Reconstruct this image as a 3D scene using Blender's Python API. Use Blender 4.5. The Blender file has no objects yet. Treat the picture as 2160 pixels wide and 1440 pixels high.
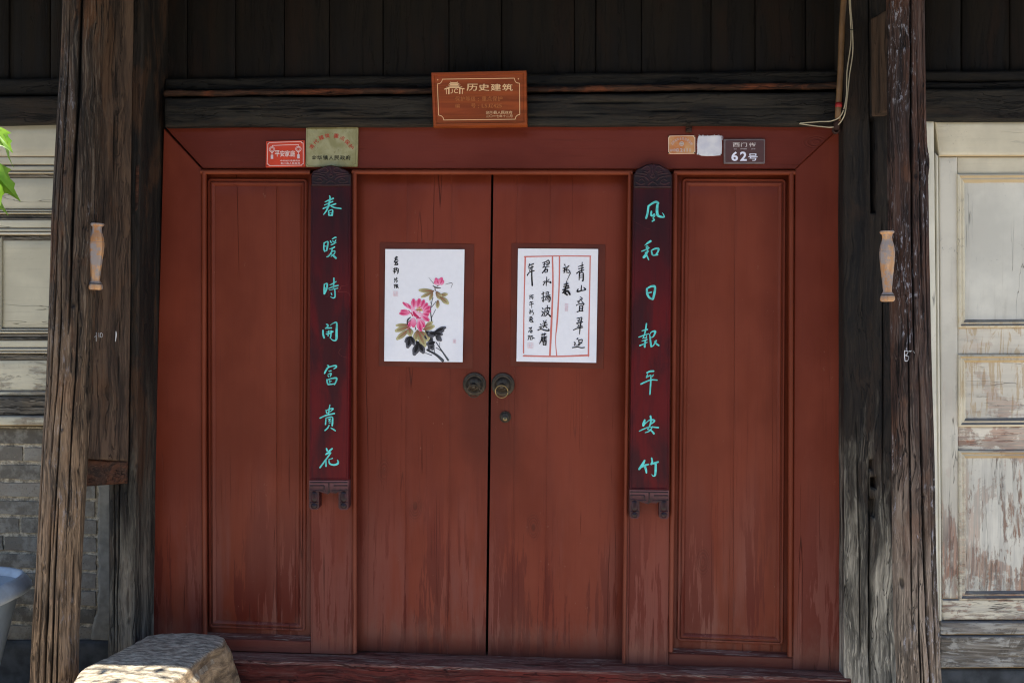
import bpy, math, random
from mathutils import Vector, Matrix, noise
from mathutils.bvhtree import BVHTree
from mathutils.geometry import tessellate_polygon
random.seed(7)
sc = bpy.context.scene
COL = sc.collection
R = math.radians

# ---------------------------------------------------------------- camera, world, sun, exposure
CAM = Vector((1.4335, -3.677, 1.477))
YAW, PITCH, ROLL = 0.0700, -0.0117, -0.0067
F35 = 35.0
cy_, sy_ = math.cos(YAW), math.sin(YAW); cp_, sp_ = math.cos(PITCH), math.sin(PITCH); cr_, sr_ = math.cos(ROLL), math.sin(ROLL)
ROT = (Matrix(((cy_, -sy_, 0), (sy_, cy_, 0), (0, 0, 1))) @ Matrix(((1, 0, 0), (0, cp_, -sp_), (0, sp_, cp_)))
       @ Matrix(((cr_, 0, sr_), (0, 1, 0), (-sr_, 0, cr_))))
cam = bpy.data.cameras.new('camera'); co = bpy.data.objects.new('camera', cam); COL.objects.link(co)
cam.sensor_width = 36.0; cam.lens = F35; cam.clip_end = 2000; cam.clip_start = 0.05
M4 = (ROT @ Matrix(((1, 0, 0), (0, 0, -1), (0, 1, 0)))).to_4x4(); M4.translation = CAM
co.matrix_world = M4
sc.camera = co

SUN_EL, SUN_AZ = 70.0, -28.0            # azimuth measured from -Y (straight in front), negative = from the left
world = bpy.data.worlds.new('World'); sc.world = world; world.use_nodes = True
wn = world.node_tree
sky = wn.nodes.new('ShaderNodeTexSky'); sky.sky_type = 'NISHITA'; sky.sun_disc = False
sky.sun_elevation = R(SUN_EL); sky.altitude = 2200; sky.air_density = 1.0; sky.dust_density = 1.5; sky.ozone_density = 1.0
bg = wn.nodes['Background']; bg.inputs['Strength'].default_value = 0.13
wn.links.new(sky.outputs[0], bg.inputs['Color'])
az = R(SUN_AZ); el = R(SUN_EL)
SUND = Vector((math.sin(az) * math.cos(el), -math.cos(az) * math.cos(el), math.sin(el)))   # towards the sun
sky.sun_rotation = math.atan2(SUND.x, SUND.y)
sl = bpy.data.lights.new('sun', 'SUN'); sl.energy = 4.3; sl.angle = R(0.53); sl.color = (1.0, 0.95, 0.88)
so = bpy.data.objects.new('sun', sl); COL.objects.link(so); so.location = (0, -6, 8)
so.rotation_euler = (-SUND).to_track_quat('-Z', 'Y').to_euler()
sc.view_settings.view_transform = 'Standard'; sc.view_settings.look = 'None'
sc.view_settings.gamma = 1.0; sc.view_settings.use_curve_mapping = False
sc.cycles.filter_width = 1.15
sc.cycles.use_denoising = True
sc.view_settings.exposure = 1.6

# ---------------------------------------------------------------- helpers
def P(u, v, Y=0.0):
    """photo pixel (2160x1440) seen on the plane y = Y"""
    f = F35 / 36 * 2160
    d = ROT @ Vector(((u - 1080) / f, 1.0, (720 - v) / f))
    return CAM + d * ((Y - CAM.y) / d.y)
def PZ(u, v, z):
    f = F35 / 36 * 2160
    d = ROT @ Vector(((u - 1080) / f, 1.0, (720 - v) / f))
    return CAM + d * ((z - CAM.z) / d.z)
WO = {}
def woff(o): return WO.get(o.name, Vector((0, 0, 0)))
def tag(o, label=None, cat=None, group=None, kind=None):
    if label: o['label'] = label
    if cat: o['category'] = cat
    if group: o['group'] = group
    if kind: o['kind'] = kind
    return o
def thing(name, label, cat, loc, group=None):
    o = bpy.data.objects.new(name, None); COL.objects.link(o); o.location = loc
    o.empty_display_size = 0.1
    WO[o.name] = Vector(loc)
    return tag(o, label, cat, group)
def obj(name, V, F, mat, parent=None, smooth=None, colors=None, mats=None, fm=None, crk=None):
    V = [Vector(v) for v in V]
    if parent is None:
        xs = [v.x for v in V]; ys = [v.y for v in V]; zs = [v.z for v in V]
        off = Vector(((min(xs) + max(xs)) / 2, (min(ys) + max(ys)) / 2, min(zs)))
    else:
        off = woff(parent)
    me = bpy.data.meshes.new(name)
    me.from_pydata([v - off for v in V], [], F)
    o = bpy.data.objects.new(name, me); COL.objects.link(o)
    if parent is None: o.location = off
    else: o.parent = parent
    WO[o.name] = off
    for m in (mats or [mat]): me.materials.append(m)
    if fm: me.polygons.foreach_set('material_index', fm)
    if smooth is True: me.polygons.foreach_set('use_smooth', [True] * len(F))
    elif smooth: me.polygons.foreach_set('use_smooth', smooth)
    if colors:
        ca = me.color_attributes.new('Col', 'FLOAT_COLOR', 'POINT')
        ca.data.foreach_set('color', [c for q in colors for c in (q[0], q[1], q[2], 1.0)])
    if crk:
        at = me.attributes.new('crk', 'FLOAT', 'POINT'); at.data.foreach_set('value', crk)
    me.update()
    return o
def lerp(a, b, t): return a + (b - a) * t
def sm(a, b, x):
    t = max(0.0, min(1.0, (x - a) / (b - a))); return t * t * (3 - 2 * t)
def srgb(r, g, b):
    f = lambda c: (c / 255 / 12.92) if c <= 10 else ((c / 255 + 0.055) / 1.055) ** 2.4
    return (f(r), f(g), f(b), 1)

# a board: four photo corners TL TR BR BL at depth Y, built as a lattice with eased edges, worn surface and real cracks
def board(name, q, Y, t, mat, parent=None, nu=2, nv=2, amp=0.0, edge=0.0, bev=0.003, grain='Z', cracks=(), seed=0.0, fine=0.0, holes=()):
    pts = [P(c[0], c[1], c[2] if len(c) > 2 else Y) for c in q]
    TL, TR, BR, BL = pts
    w = ((TR - TL).length + (BR - BL).length) / 2; h = ((BL - TL).length + (BR - TR).length) / 2
    nrm = ((TR - TL).cross(BL - TL)).normalized()
    if nrm.y > 0: nrm = -nrm
    bs, bt = min(0.3, bev / w), min(0.3, bev / h)
    S = [0] + [lerp(bs, 1 - bs, i / nu) for i in range(nu + 1)] + [1]
    T = [0] + [lerp(bt, 1 - bt, i / nv) for i in range(nv + 1)] + [1]
    V = []; CK = []; ns, nt = len(S), len(T)
    up = (TL - BL).normalized(); rt = (TR - TL).normalized()
    for j, tt in enumerate(T):
        for i, ss in enumerate(S):
            p = TL.lerp(TR, ss).lerp(BL.lerp(BR, ss), tt)
            if edge:
                k = 1 - min(ss, 1 - ss) * 2; k = k ** 2
                p = p + rt * (edge * k * noise.noise(Vector((seed + (1 if ss > .5 else 9), seed, p.z * 3.0 + p.x * (3 if grain == 'X' else 0)))))
                k = 1 - min(tt, 1 - tt) * 2; k = k ** 2
                p = p + up * (edge * k * noise.noise(Vector((p.x * 3.0 + seed, (1 if tt > .5 else 9), seed))))
            d = 0.0; ck = 0.0
            if amp:
                if grain == 'Z': n = noise.noise(Vector((p.x * 22 + seed, p.y * 22, p.z * 1.6)))
                else: n = noise.noise(Vector((p.x * 1.6 + seed, p.y * 22, p.z * 22)))
                d += amp * n
            if fine:
                if grain == 'Z': n = noise.noise(Vector((p.x * 150 + seed, p.y * 60, p.z * 5)))
                else: n = noise.noise(Vector((p.x * 5 + seed, p.y * 60, p.z * 150)))
                d += fine * n
            for c in cracks:           # (s0, s1, t0, t1, depth, width_m, wander)
                if grain == 'Z': a, b, W_, L_ = ss, tt, w, h
                else: a, b, W_, L_ = tt, ss, h, w
                if c[2] < b < c[3]:
                    k = (b - c[2]) / (c[3] - c[2])
                    ce = lerp(c[0], c[1], k) + c[6] / W_ * noise.noise(Vector((c[0] * 31 + seed, b * L_ * 4, 2.0)))
                    dd = abs(a - ce) * W_
                    ww = c[5] * (0.4 + 0.6 * math.sin(math.pi * k)) * (1 + 0.4 * noise.noise(Vector((b * L_ * 20, c[0], 7))))
                    if dd < ww * 1.8:
                        e = max(0.0, math.sin(math.pi * min(1, k))) ** 0.5 * math.exp(-(dd / ww) ** 2); d -= c[4] * e; ck = max(ck, min(1, e * 1.3))
            for hx in holes:           # (s0,s1,t0,t1,depth)
                if hx[0] < ss < hx[1] and hx[2] < tt < hx[3]: d -= hx[4]
            if i in (0, ns - 1) or j in (0, nt - 1): d -= bev
            V.append(p + nrm * d); CK.append(ck)
    F = []; smo = []
    for j in range(nt - 1):
        for i in range(ns - 1):
            a = j * ns + i
            F.append((a, a + ns, a + ns + 1, a + 1)); smo.append(not (i in (0, ns - 2) or j in (0, nt - 2)))
    ring = [i for i in range(ns)] + [j * ns + ns - 1 for j in range(1, nt)] + [(nt - 1) * ns + i for i in range(ns - 2, -1, -1)] + [j * ns for j in range(nt - 2, 0, -1)]
    b0 = len(V)
    for r in ring: V.append(V[r] - nrm * t); CK.append(0.0)
    n = len(ring)
    for k in range(n):
        F.append((ring[k], ring[(k + 1) % n], b0 + (k + 1) % n, b0 + k)); smo.append(False)
    F.append(tuple(b0 + k for k in range(n - 1, -1, -1))); smo.append(False)
    return obj(name, V, F, mat, parent, smo, crk=CK if cracks else None)

def inset(poly, d):
    """offset a closed 2-D polygon (x,z) inwards by d"""
    n = len(poly); ar = sum(poly[i][0] * poly[(i + 1) % n][1] - poly[(i + 1) % n][0] * poly[i][1] for i in range(n))
    sgn = 1 if ar > 0 else -1
    out = []
    for i in range(n):
        a, b, c = Vector(poly[i - 1]), Vector(poly[i]), Vector(poly[(i + 1) % n])
        e1 = (b - a).normalized(); e2 = (c - b).normalized()
        n1 = Vector((-e1.y, e1.x)) * sgn; n2 = Vector((-e2.y, e2.x)) * sgn
        m = (n1 + n2); m = m / max(0.3, m.length_squared / 2) 
        out.append(b + m * d)
    return out
def rings(name, poly, prof, mat, parent, fill=True, back=None, smooth=False):
    """concentric moulding: prof = [(inset, y)...]; last ring filled"""
    V = []; F = []; n = len(poly)
    for d, y in prof:
        for p in inset(poly, d): V.append((p[0], y, p[1]))
    for k in range(len(prof) - 1):
        for i in range(n):
            F.append((k * n + i, k * n + (i + 1) % n, (k + 1) * n + (i + 1) % n, (k + 1) * n + i))
    if fill: F.append(tuple((len(prof) - 1) * n + i for i in range(n)))
    smo = [smooth] * len(F)
    if fill: smo[-1] = False
    return obj(name, V, F, mat, parent, smo)
def qpoly(q, Y): return [(P(u, v, Y).x, P(u, v, Y).z) for u, v in q]
def notch(poly, r, k=5):
    """round the corners of a quad outwards (quarter arcs)"""
    out = []; n = len(poly)
    for i in range(n):
        a, b, c = Vector(poly[i - 1]), Vector(poly[i]), Vector(poly[(i + 1) % n])
        e1 = (a - b).normalized(); e2 = (c - b).normalized()
        for j in range(k + 1):
            t = j / k * math.pi / 2
            out.append(b + e1 * r * (1 - math.sin(t)) + e2 * r * (1 - math.cos(t)))
    return out
def plate(name, poly, y0, y1, mat, parent=None, bev=0.0012):
    """flat plate outline (x,z) from front y0 to back y1 with eased rim"""
    V = []; F = []; n = len(poly)
    for d, y in ((0, y1), (0, y0 + bev), (bev, y0)):
        for p in (inset(poly, d) if d else poly): V.append((p[0], y, p[1]))
    for k in range(2):
        for i in range(n): F.append((k * n + i, k * n + (i + 1) % n, (k + 1) * n + (i + 1) % n, (k + 1) * n + i))
    F.append(tuple(2 * n + i for i in range(n))); F.append(tuple(range(n - 1, -1, -1)))
    return obj(name, V, F, mat, parent)
def lathe(name, prof, c, mat, parent, n=24, axis='Z', flat=False, phase=0.0, squash=1.0):
    V = []; F = []
    for r, h in prof:
        for i in range(n):
            a = 2 * math.pi * (i + phase) / n
            if axis == 'Z': V.append((c[0] + r * math.cos(a), c[1] + r * math.sin(a) * squash, c[2] + h))
            else: V.append((c[0] + r * math.cos(a), c[1] + h, c[2] + r * math.sin(a)))
    for k in range(len(prof) - 1):
        for i in range(n):
            F.append((k * n + i, k * n + (i + 1) % n, (k + 1) * n + (i + 1) % n, (k + 1) * n + i))
    F.append(tuple(range(n - 1, -1, -1))); F.append(tuple((len(prof) - 1) * n + i for i in range(n)))
    return obj(name, V, F, mat, parent, not flat)
def tube(name, path, r, mat, parent=None, n=8):
    pts = [Vector(p) for p in path]; V = []; F = []
    for k, p in enumerate(pts):
        d = (pts[min(k + 1, len(pts) - 1)] - pts[max(k - 1, 0)]).normalized()
        a = d.orthogonal().normalized() if k == 0 else (pa - d * pa.dot(d)).normalized()
        pa = a; b = d.cross(a)
        rr = r[k] if isinstance(r, (list, tuple)) else r
        for i in range(n):
            t = 2 * math.pi * i / n
            V.append(p + a * rr * math.cos(t) + b * rr * math.sin(t))
    for k in range(len(pts) - 1):
        for i in range(n): F.append((k * n + i, k * n + (i + 1) % n, (k + 1) * n + (i + 1) % n, (k + 1) * n + i))
    F.append(tuple(range(n - 1, -1, -1))); F.append(tuple((len(pts) - 1) * n + i for i in range(n)))
    return obj(name, V, F, mat, parent, True)
def catmull(pts, sub=5):
    if len(pts) < 3: 
        return [tuple(lerp(a, b, k / 4) for a, b in zip(pts[0], pts[-1])) for k in range(5)]
    out = []; n = len(pts)
    for i in range(n - 1):
        p0, p1, p2, p3 = pts[max(i - 1, 0)], pts[i], pts[i + 1], pts[min(i + 2, n - 1)]
        for k in range(sub):
            t = k / sub
            out.append(tuple(0.5 * (2 * b + (c - a) * t + (2 * a - 5 * b + 4 * c - d) * t * t + (3 * b - a - 3 * c + d) * t ** 3)
                             for a, b, c, d in zip(p0, p1, p2, p3)))
    out.append(tuple(pts[-1])); return out

class Ink:
    """brush strokes laid on a surface as thin raised paint; coordinates in an enlarged crop (ox,oy,scale) of the photo"""
    def __init__(s, ox, oy, sc_, Y, dome=0.0, lift=0.0004, yfun=None):
        s.o = (ox, oy, sc_); s.Y = Y; s.dome = dome; s.V = []; s.F = []; s.C = []; s.k = 0; s.lift = lift; s.yf = yfun
    def pt(s, x, y, up):
        u, v = s.o[0] + x / s.o[2], s.o[1] + y / s.o[2]
        Y = s.yf(u, v) if s.yf else s.Y
        return P(u, v, Y - s.lift - up)
    def stroke(s, pts, col, col2=None, wmul=1.0, cap=True, pointed=False):
        col2 = col2 or col
        c = catmull([tuple(p) for p in pts], 5)
        s.k += 1; lay = 0.00003 * (s.k % 60)
        n = len(c); L = []
        for i, (x, y, w) in enumerate(c):
            a = c[max(i - 1, 0)]; b = c[min(i + 1, n - 1)]
            dx, dy = b[0] - a[0], b[1] - a[1]; l = math.hypot(dx, dy) or 1
            L.append((x, y, max(w, 1) * wmul / 2, dx / l, dy / l, i / (n - 1)))
        if cap:
            x, y, w, dx, dy, _ = L[0]; L = [(x - dx * w * .9, y - dy * w * .9, w * .35, dx, dy, 0), (x - dx * w * .5, y - dy * w * .5, w * .85, dx, dy, 0)] + L
            x, y, w, dx, dy, _ = L[-1]; L += [(x + dx * w * .5, y + dy * w * .5, w * .85, dx, dy, 1), (x + dx * w * .9, y + dy * w * .9, w * .35, dx, dy, 1)]
        b0 = len(s.V)
        for x, y, w, dx, dy, t in L:
            cc = tuple(lerp(col[k], col2[k], t) for k in range(3))
            wm = w / s.o[2] * 0.00175 * s.dome
            s.V += [s.pt(x - dy * w, y + dx * w, lay), s.pt(x, y, lay + wm), s.pt(x + dy * w, y - dx * w, lay)]
            s.C += [cc] * 3
        for i in range(len(L) - 1):
            a = b0 + i * 3
            s.F += [(a, a + 1, a + 4, a + 3), (a + 1, a + 2, a + 5, a + 4)]
    def strokes(s, S, col, **k):
        for p in S: s.stroke(p, col, **k)
    def poly(s, pts, col, cc=None):
        s.k += 1; lay = 0.00003 * (s.k % 60); b0 = len(s.V); n = len(pts)
        mx = sum(p[0] for p in pts) / n; my = sum(p[1] for p in pts) / n
        s.V.append(s.pt(mx, my, lay)); s.C.append((cc or col)[:3])
        for p in pts: s.V.append(s.pt(p[0], p[1], lay)); s.C.append(col[:3])
        for i in range(n): s.F.append((b0, b0 + 1 + i, b0 + 1 + (i + 1) % n))
    def text(s, txt, x0, y0, x1, y1, col, bold=0.02, rot=0.0):
        V2, F2 = text_mesh(txt, bold)
        xs = [v[0] for v in V2]; ys = [v[1] for v in V2]; a0, a1, b0, b1 = min(xs), max(xs), min(ys), max(ys)
        mx, my = (x0 + x1) / 2, (y0 + y1) / 2; cr, sr = math.cos(rot), math.sin(rot)
        s.k += 1; lay = 0.00003 * (s.k % 60); k0 = len(s.V)
        for v in V2:
            dx = (v[0] - (a0 + a1) / 2) / (a1 - a0) * (x1 - x0); dy = -(v[1] - (b0 + b1) / 2) / (b1 - b0) * (y1 - y0)
            s.V.append(s.pt(mx + dx * cr - dy * sr, my + dx * sr + dy * cr, lay)); s.C.append(col[:3])
        s.F += [tuple(k0 + i for i in f) for f in F2]
    def build(s, name, mat, parent):
        return obj(name, s.V, s.F, mat, parent, True if s.dome else None, colors=s.C)
TC = {}
def text_mesh(txt, bold):
    if (txt, bold) in TC: return TC[(txt, bold)]
    cu = bpy.data.curves.new('lettering', 'FONT'); cu.body = txt; cu.offset = bold; cu.resolution_u = 3
    o = bpy.data.objects.new('lettering', cu); COL.objects.link(o)
    dg = bpy.context.evaluated_depsgraph_get(); dg.update()
    me = bpy.data.meshes.new_from_object(o.evaluated_get(dg))
    V = [tuple(v.co) for v in me.vertices]; F = [tuple(p.vertices) for p in me.polygons]
    bpy.data.objects.remove(o); bpy.data.curves.remove(cu); bpy.data.meshes.remove(me)
    TC[(txt, bold)] = (V, F); return V, F

# ---------------------------------------------------------------- materials
class NT:
    def __init__(s, name):
        s.m = bpy.data.materials.new(name); s.m.use_nodes = True; s.t = s.m.node_tree
        s.b = s.t.nodes['Principled BSDF']; s.pos = s.n('ShaderNodeNewGeometry').outputs['Position']
        s.rnd = s.n('ShaderNodeObjectInfo').outputs['Random']
        sp = s.n('ShaderNodeSeparateXYZ'); s.l(s.pos, sp.inputs[0]); s.x, s.y, s.z = sp.outputs
    def n(s, t, **k):
        nd = s.t.nodes.new(t)
        for a, b in k.items(): setattr(nd, a, b)
        return nd
    def l(s, a, b): s.t.links.new(a, b)
    def put(s, v, sock):
        if isinstance(v, (int, float, tuple, list)): sock.default_value = v
        else: s.l(v, sock)
    def vec(s, sx, sy, sz, rnd=0.0):
        m = s.n('ShaderNodeVectorMath', operation='MULTIPLY'); s.l(s.pos, m.inputs[0]); m.inputs[1].default_value = (sx, sy, sz)
        if not rnd: return m.outputs[0]
        r = s.math('MULTIPLY', s.rnd, rnd)
        c = s.n('ShaderNodeCombineXYZ'); s.l(r, c.inputs[0]); s.l(r, c.inputs[1]); s.l(r, c.inputs[2])
        a = s.n('ShaderNodeVectorMath', operation='ADD'); s.l(m.outputs[0], a.inputs[0]); s.l(c.outputs[0], a.inputs[1]); return a.outputs[0]
    def noise(s, v, scale=1.0, det=4, rough=0.55, dist=0.0):
        t = s.n('ShaderNodeTexNoise'); s.l(v, t.inputs['Vector']); t.inputs['Scale'].default_value = scale
        t.inputs['Detail'].default_value = det; t.inputs['Roughness'].default_value = rough; t.inputs['Distortion'].default_value = dist
        return t.outputs['Fac']
    def vor(s, v, scale=1.0, feature='F1'):
        t = s.n('ShaderNodeTexVoronoi', feature=feature); s.l(v, t.inputs['Vector']); t.inputs['Scale'].default_value = scale
        return t.outputs['Distance']
    def math(s, op, a, b=0.0, c=0.0):
        m = s.n('ShaderNodeMath', operation=op); s.put(a, m.inputs[0]); s.put(b, m.inputs[1]); s.put(c, m.inputs[2]); return m.outputs[0]
    def ramp(s, f, a, b, lo=0.0, hi=1.0):
        m = s.n('ShaderNodeMapRange', interpolation_type='SMOOTHSTEP'); s.put(f, m.inputs[0])
        m.inputs[1].default_value = a; m.inputs[2].default_value = b; m.inputs[3].default_value = lo; m.inputs[4].default_value = hi; return m.outputs[0]
    def mix(s, f, a, b):
        m = s.n('ShaderNodeMix', data_type='RGBA'); s.put(f, m.inputs[0]); s.put(a, m.inputs[6]); s.put(b, m.inputs[7]); return m.outputs[2]
    def mul(s, a, b): return s.math('MULTIPLY', a, b)
    def line(s, nz, w):          # thin lines where the noise crosses 0.5
        return s.ramp(s.math('ABSOLUTE', s.math('SUBTRACT', nz, 0.5)), 0.0, w, 1.0, 0.0)
    def bump(s, h, strength=0.3, dist=0.002, prev=None):
        b = s.n('ShaderNodeBump'); b.inputs['Strength'].default_value = strength; b.inputs['Distance'].default_value = dist
        s.put(h, b.inputs['Height'])
        if prev is not None: s.l(prev, b.inputs['Normal'])
        return b.outputs[0]
    def out(s, col, rough=0.7, spec=0.4, nrm=None, metal=0.0):
        s.put(col, s.b.inputs['Base Color']); s.put(rough, s.b.inputs['Roughness']); s.put(spec, s.b.inputs['Specular IOR Level'])
        s.put(metal, s.b.inputs['Metallic'])
        if nrm is not None: s.l(nrm, s.b.inputs['Normal'])
        return s.m

def simple(name, c, rough=0.6, spec=0.4, metal=0.0, var=0.15, sc_=30, bump=0.15):
    t = NT(name); nz = t.noise(t.vec(1, 1, 1, 7), sc_, 5)
    dk = tuple(x * (1 - var) for x in c[:3]) + (1,); lt = tuple(min(1, x * (1 + var)) for x in c[:3]) + (1,)
    return t.out(t.mix(t.ramp(nz, .3, .7), dk, lt), rough, spec, t.bump(nz, bump, .002), metal)

def red_paint(name, axis='Z', c=(104, 47, 33), worn=1.0, dark=1.0):
    t = NT(name)
    g = (lambda a, b: t.vec(a, a, b)) if axis == 'Z' else (lambda a, b: t.vec(b, a, a))
    base = tuple(a * b for a, b in zip(srgb(*c)[:3], (1.18, .98, .78)))
    k = lambda f, q=(1, 1, 1): tuple(base[i] * f * q[i] for i in range(3)) + (1,)
    low = t.noise(g(2.4, 1.5), 1.0, 4, .6)
    col = t.mix(t.ramp(low, .38, .62), k(.84, (1, .92, .8)), k(1.12, (1, 1.06, 1.08)))
    st = t.noise(g(16, 1.0), 1.0, 5, .6)
    col = t.mix(t.mul(t.ramp(st, .5, .75), .22), col, k(.74, (1.05, .85, .8)))
    # lower part: chalky where the paint has faded, deep red where it has stayed
    zl = t.ramp(t.math('ADD', t.z, t.mul(t.noise(g(12, 1.5), 1.0, 3), .5)), 0.65, 1.3, 1.0, 0.0)
    w1 = t.noise(g(10, 1.1), 1.0, 7, .66, .2); w2 = t.noise(g(46, 2.4), 1.0, 5, .62)
    m1 = t.mul(t.mul(t.ramp(t.math('ADD', t.mul(w1, .62), t.mul(w2, .38)), .5, .525), zl), .9 * worn)
    w3 = t.noise(g(5, .7), 1.0, 6, .6, .3)
    m2 = t.mul(t.mul(t.ramp(w3, .4, .54), zl), .7 * worn)
    col = t.mix(m2, col, k(1.12, (1, 1.85, 3.2)))
    col = t.mix(m1, col, k(.62, (1.1, .85, .95)))
    fine = t.noise(g(240, 4.0), 1.0, 4, .6)
    col = t.mix(t.ramp(fine, .52, .72, 0, .3), col, k(.62))
    cr = t.mul(t.line(t.noise(g(9, .13), 1.0, 2, .4, .0), .0022), t.ramp(t.noise(g(4, .9), 1.3, 2), .53, .6))
    cr2 = t.mul(t.line(t.noise(g(30, .35), 1.0, 2, .4, .0), .006), t.mul(t.ramp(t.noise(g(7, 1.8), 1.7, 2), .54, .62), t.ramp(t.z, .4, 1.5, 1, .12)))
    kd = t.vor(g(5, 2.6), 1.0); kn = t.mul(t.ramp(kd, .03, .06, .7, 0), t.ramp(t.noise(t.vec(1, 1, 1, 3), 2.3, 1), .5, .54))
    ring = t.mul(t.mul(t.ramp(kd, .1, .18, 1, 0), t.math('ABSOLUTE', t.math('SINE', t.mul(kd, 110)))), t.ramp(t.noise(t.vec(1, 1, 1, 3), 2.3, 1), .5, .54))
    crk = t.math('MAXIMUM', t.math('MAXIMUM', cr, cr2), t.math('MAXIMUM', kn, t.mul(ring, .35)))
    col = t.mix(t.mul(crk, .75), col, k(.2))
    hc = t.n('ShaderNodeVectorMath', operation='DISTANCE'); t.l(t.vec(1, 1, .6), hc.inputs[0]); q_ = P(1040, 850, .05); hc.inputs[1].default_value = (q_.x, q_.y, q_.z * .6)
    gr_ = t.ramp(t.math('ADD', hc.outputs['Value'], t.mul(t.math('SUBTRACT', t.noise(g(14, 7), 1.0, 5, .65), .5), .22)), .04, .24, .34, 0)
    col = t.mix(gr_, col, srgb(52, 26, 20))
    dz_ = t.ramp(t.math('ADD', t.z, t.mul(t.math('SUBTRACT', t.noise(g(30, 12), 1.0, 6, .7), .5), .3)), .24, .42, .42, 0)
    col = t.mix(t.mul(dz_, worn), col, srgb(116, 84, 72))
    ch = t.mul(t.ramp(t.noise(g(70, 24), 1.0, 5, .7), .66, .69), t.ramp(t.noise(t.vec(1, 1, 1), 5, 3), .54, .6)); col = t.mix(t.mul(ch, .6), col, srgb(136, 96, 78))
    sp = t.mul(t.ramp(t.vor(t.vec(1, 1, .6), 30), .0, .035, 1, 0), t.ramp(t.noise(t.vec(1, 1, 1), 6, 3), .62, .68))
    col = t.mix(t.mul(sp, .6), col, srgb(190, 165, 140))
    rough = t.ramp(t.noise(g(5, 2), 1.3, 4), .3, .7, .42, .58)
    nb = t.bump(t.noise(g(110, 2.6), 1.0, 5, .6), .25, .0012)
    nb = t.bump(t.noise(g(6, 2.0), 1.0, 3), .35, .005, nb)
    nb = t.bump(t.mul(crk, -1), .8, .003, nb)
    return t.out(col, rough, .22, nb)

def old_wood(name, axis='Z', dark=(30, 24, 19), mid=(58, 45, 35), light=(110, 96, 80), low=None, low_z=(.55, 1.5), rough=.82, lmix=.3, crack=.8, warm=(96, 60, 34), warmth=.25, bumpk=.55, white=0.0, lowmax=1.0, gain=1.0):
    t = NT(name)
    wn_ = t.n('ShaderNodeTexNoise'); t.l(t.vec(5, 5, 4, 9), wn_.inputs['Vector']); wn_.inputs['Scale'].default_value = 1.0; wn_.inputs['Detail'].default_value = 3
    ws = t.n('ShaderNodeVectorMath', operation='SUBTRACT'); t.l(wn_.outputs['Color'], ws.inputs[0]); ws.inputs[1].default_value = (.5, .5, .5)
    wm = t.n('ShaderNodeVectorMath', operation='SCALE'); t.l(ws.outputs[0], wm.inputs[0]); wm.inputs['Scale'].default_value = .05
    wa = t.n('ShaderNodeVectorMath', operation='ADD'); t.l(t.pos, wa.inputs[0]); t.l(wm.outputs[0], wa.inputs[1]); t.pos = wa.outputs[0]
    g = (lambda a, b: t.vec(a, a, b, 9)) if axis == 'Z' else (lambda a, b: t.vec(b, a, a, 9))
    n1 = t.noise(g(20, 2.0), 1.0, 8, .68, .5); n2 = t.noise(g(170, 5.0), 1.0, 5, .65, .1); n3 = t.noise(g(8, 3.2), 1.0, 6, .66, .6)
    n4 = t.noise(g(75, 2.6), 1.0, 5, .62, .5)
    s_ = lambda *c: srgb(*[c_ * gain for c_ in c])
    col = t.mix(t.ramp(n1, .38, .62), s_(*dark), s_(*mid))
    col = t.mix(t.mul(t.ramp(n2, .5, .68), lmix), col, s_(*light))
    col = t.mix(t.mul(t.ramp(n3, .5, .64), warmth), col, s_(*warm))
    if low:
        lc = t.mix(t.ramp(n1, .4, .62), s_(*[int(c * .55) for c in low]), s_(*low))
        lc = t.mix(t.mul(t.ramp(n2, .5, .66), .55), lc, s_(*[min(255, int(c * 1.28)) for c in low]))
        zz = t.math('ADD', t.z, t.mul(t.math('SUBTRACT', t.math('ADD', t.mul(t.noise(g(11, 1.9), 1.0, 6, .68), .7), t.mul(t.noise(g(60, 3.0), 1.0, 5, .6), .3)), .5), 2.6))
        col = t.mix(t.ramp(zz, low_z[0], low_z[1], lowmax, 0.0), col, lc)
    # darker grain lines
    col = t.mix(t.mul(t.ramp(n4, .36, .45, 1, 0), .5), col, s_(*[c * .5 for c in dark]))
    nc = t.noise(g(30, .5), 1.0, 4, .5, .1)
    cr = t.mul(t.line(nc, .012), t.ramp(t.noise(g(8, 1.0), 1.6, 3), .45, .56))
    cr = t.math('MAXIMUM', cr, t.mul(t.line(t.noise(g(85, 1.3), 1.0, 3, .5, .1), .022), t.ramp(t.noise(g(14, 1.6), 1.3, 3), .5, .6)))
    # small knots
    kd = t.vor(g(9, 4.5), 1.0); kn = t.mul(t.ramp(kd, .05, .11, 1, 0), t.ramp(t.noise(t.vec(1, 1, 1, 3), 3.1, 1), .5, .54))
    cr = t.math('MAXIMUM', cr, t.mul(kn, .8))
    cr = t.mul(cr, crack)
    at = t.n('ShaderNodeAttribute', attribute_name='crk').outputs['Fac']
    cr = t.math('MAXIMUM', cr, at)  # carved cracks darkened in the colour: shade painted in along with dirt
    col = t.mix(cr, col, srgb(*[max(3, c * .25) for c in dark]))
    if white:
        w = t.mul(t.ramp(t.noise(t.vec(120, 120, 30, 3), 1.0, 6, .75), .54, .62), t.ramp(t.noise(t.vec(9, 9, 2.5, 3), 1.0, 4, .65), .52, .62))
        col = t.mix(t.mul(w, white), col, srgb(176, 176, 182))
    nb = t.bump(n2, bumpk, .003); nb = t.bump(n1, bumpk, .006, nb); nb = t.bump(n4, bumpk, .004, nb); nb = t.bump(t.mul(cr, -1), 1.0, .006, nb)
    return t.out(col, t.ramp(n1, .3, .7, rough - .12, rough + .08), .25, nb)

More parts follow.
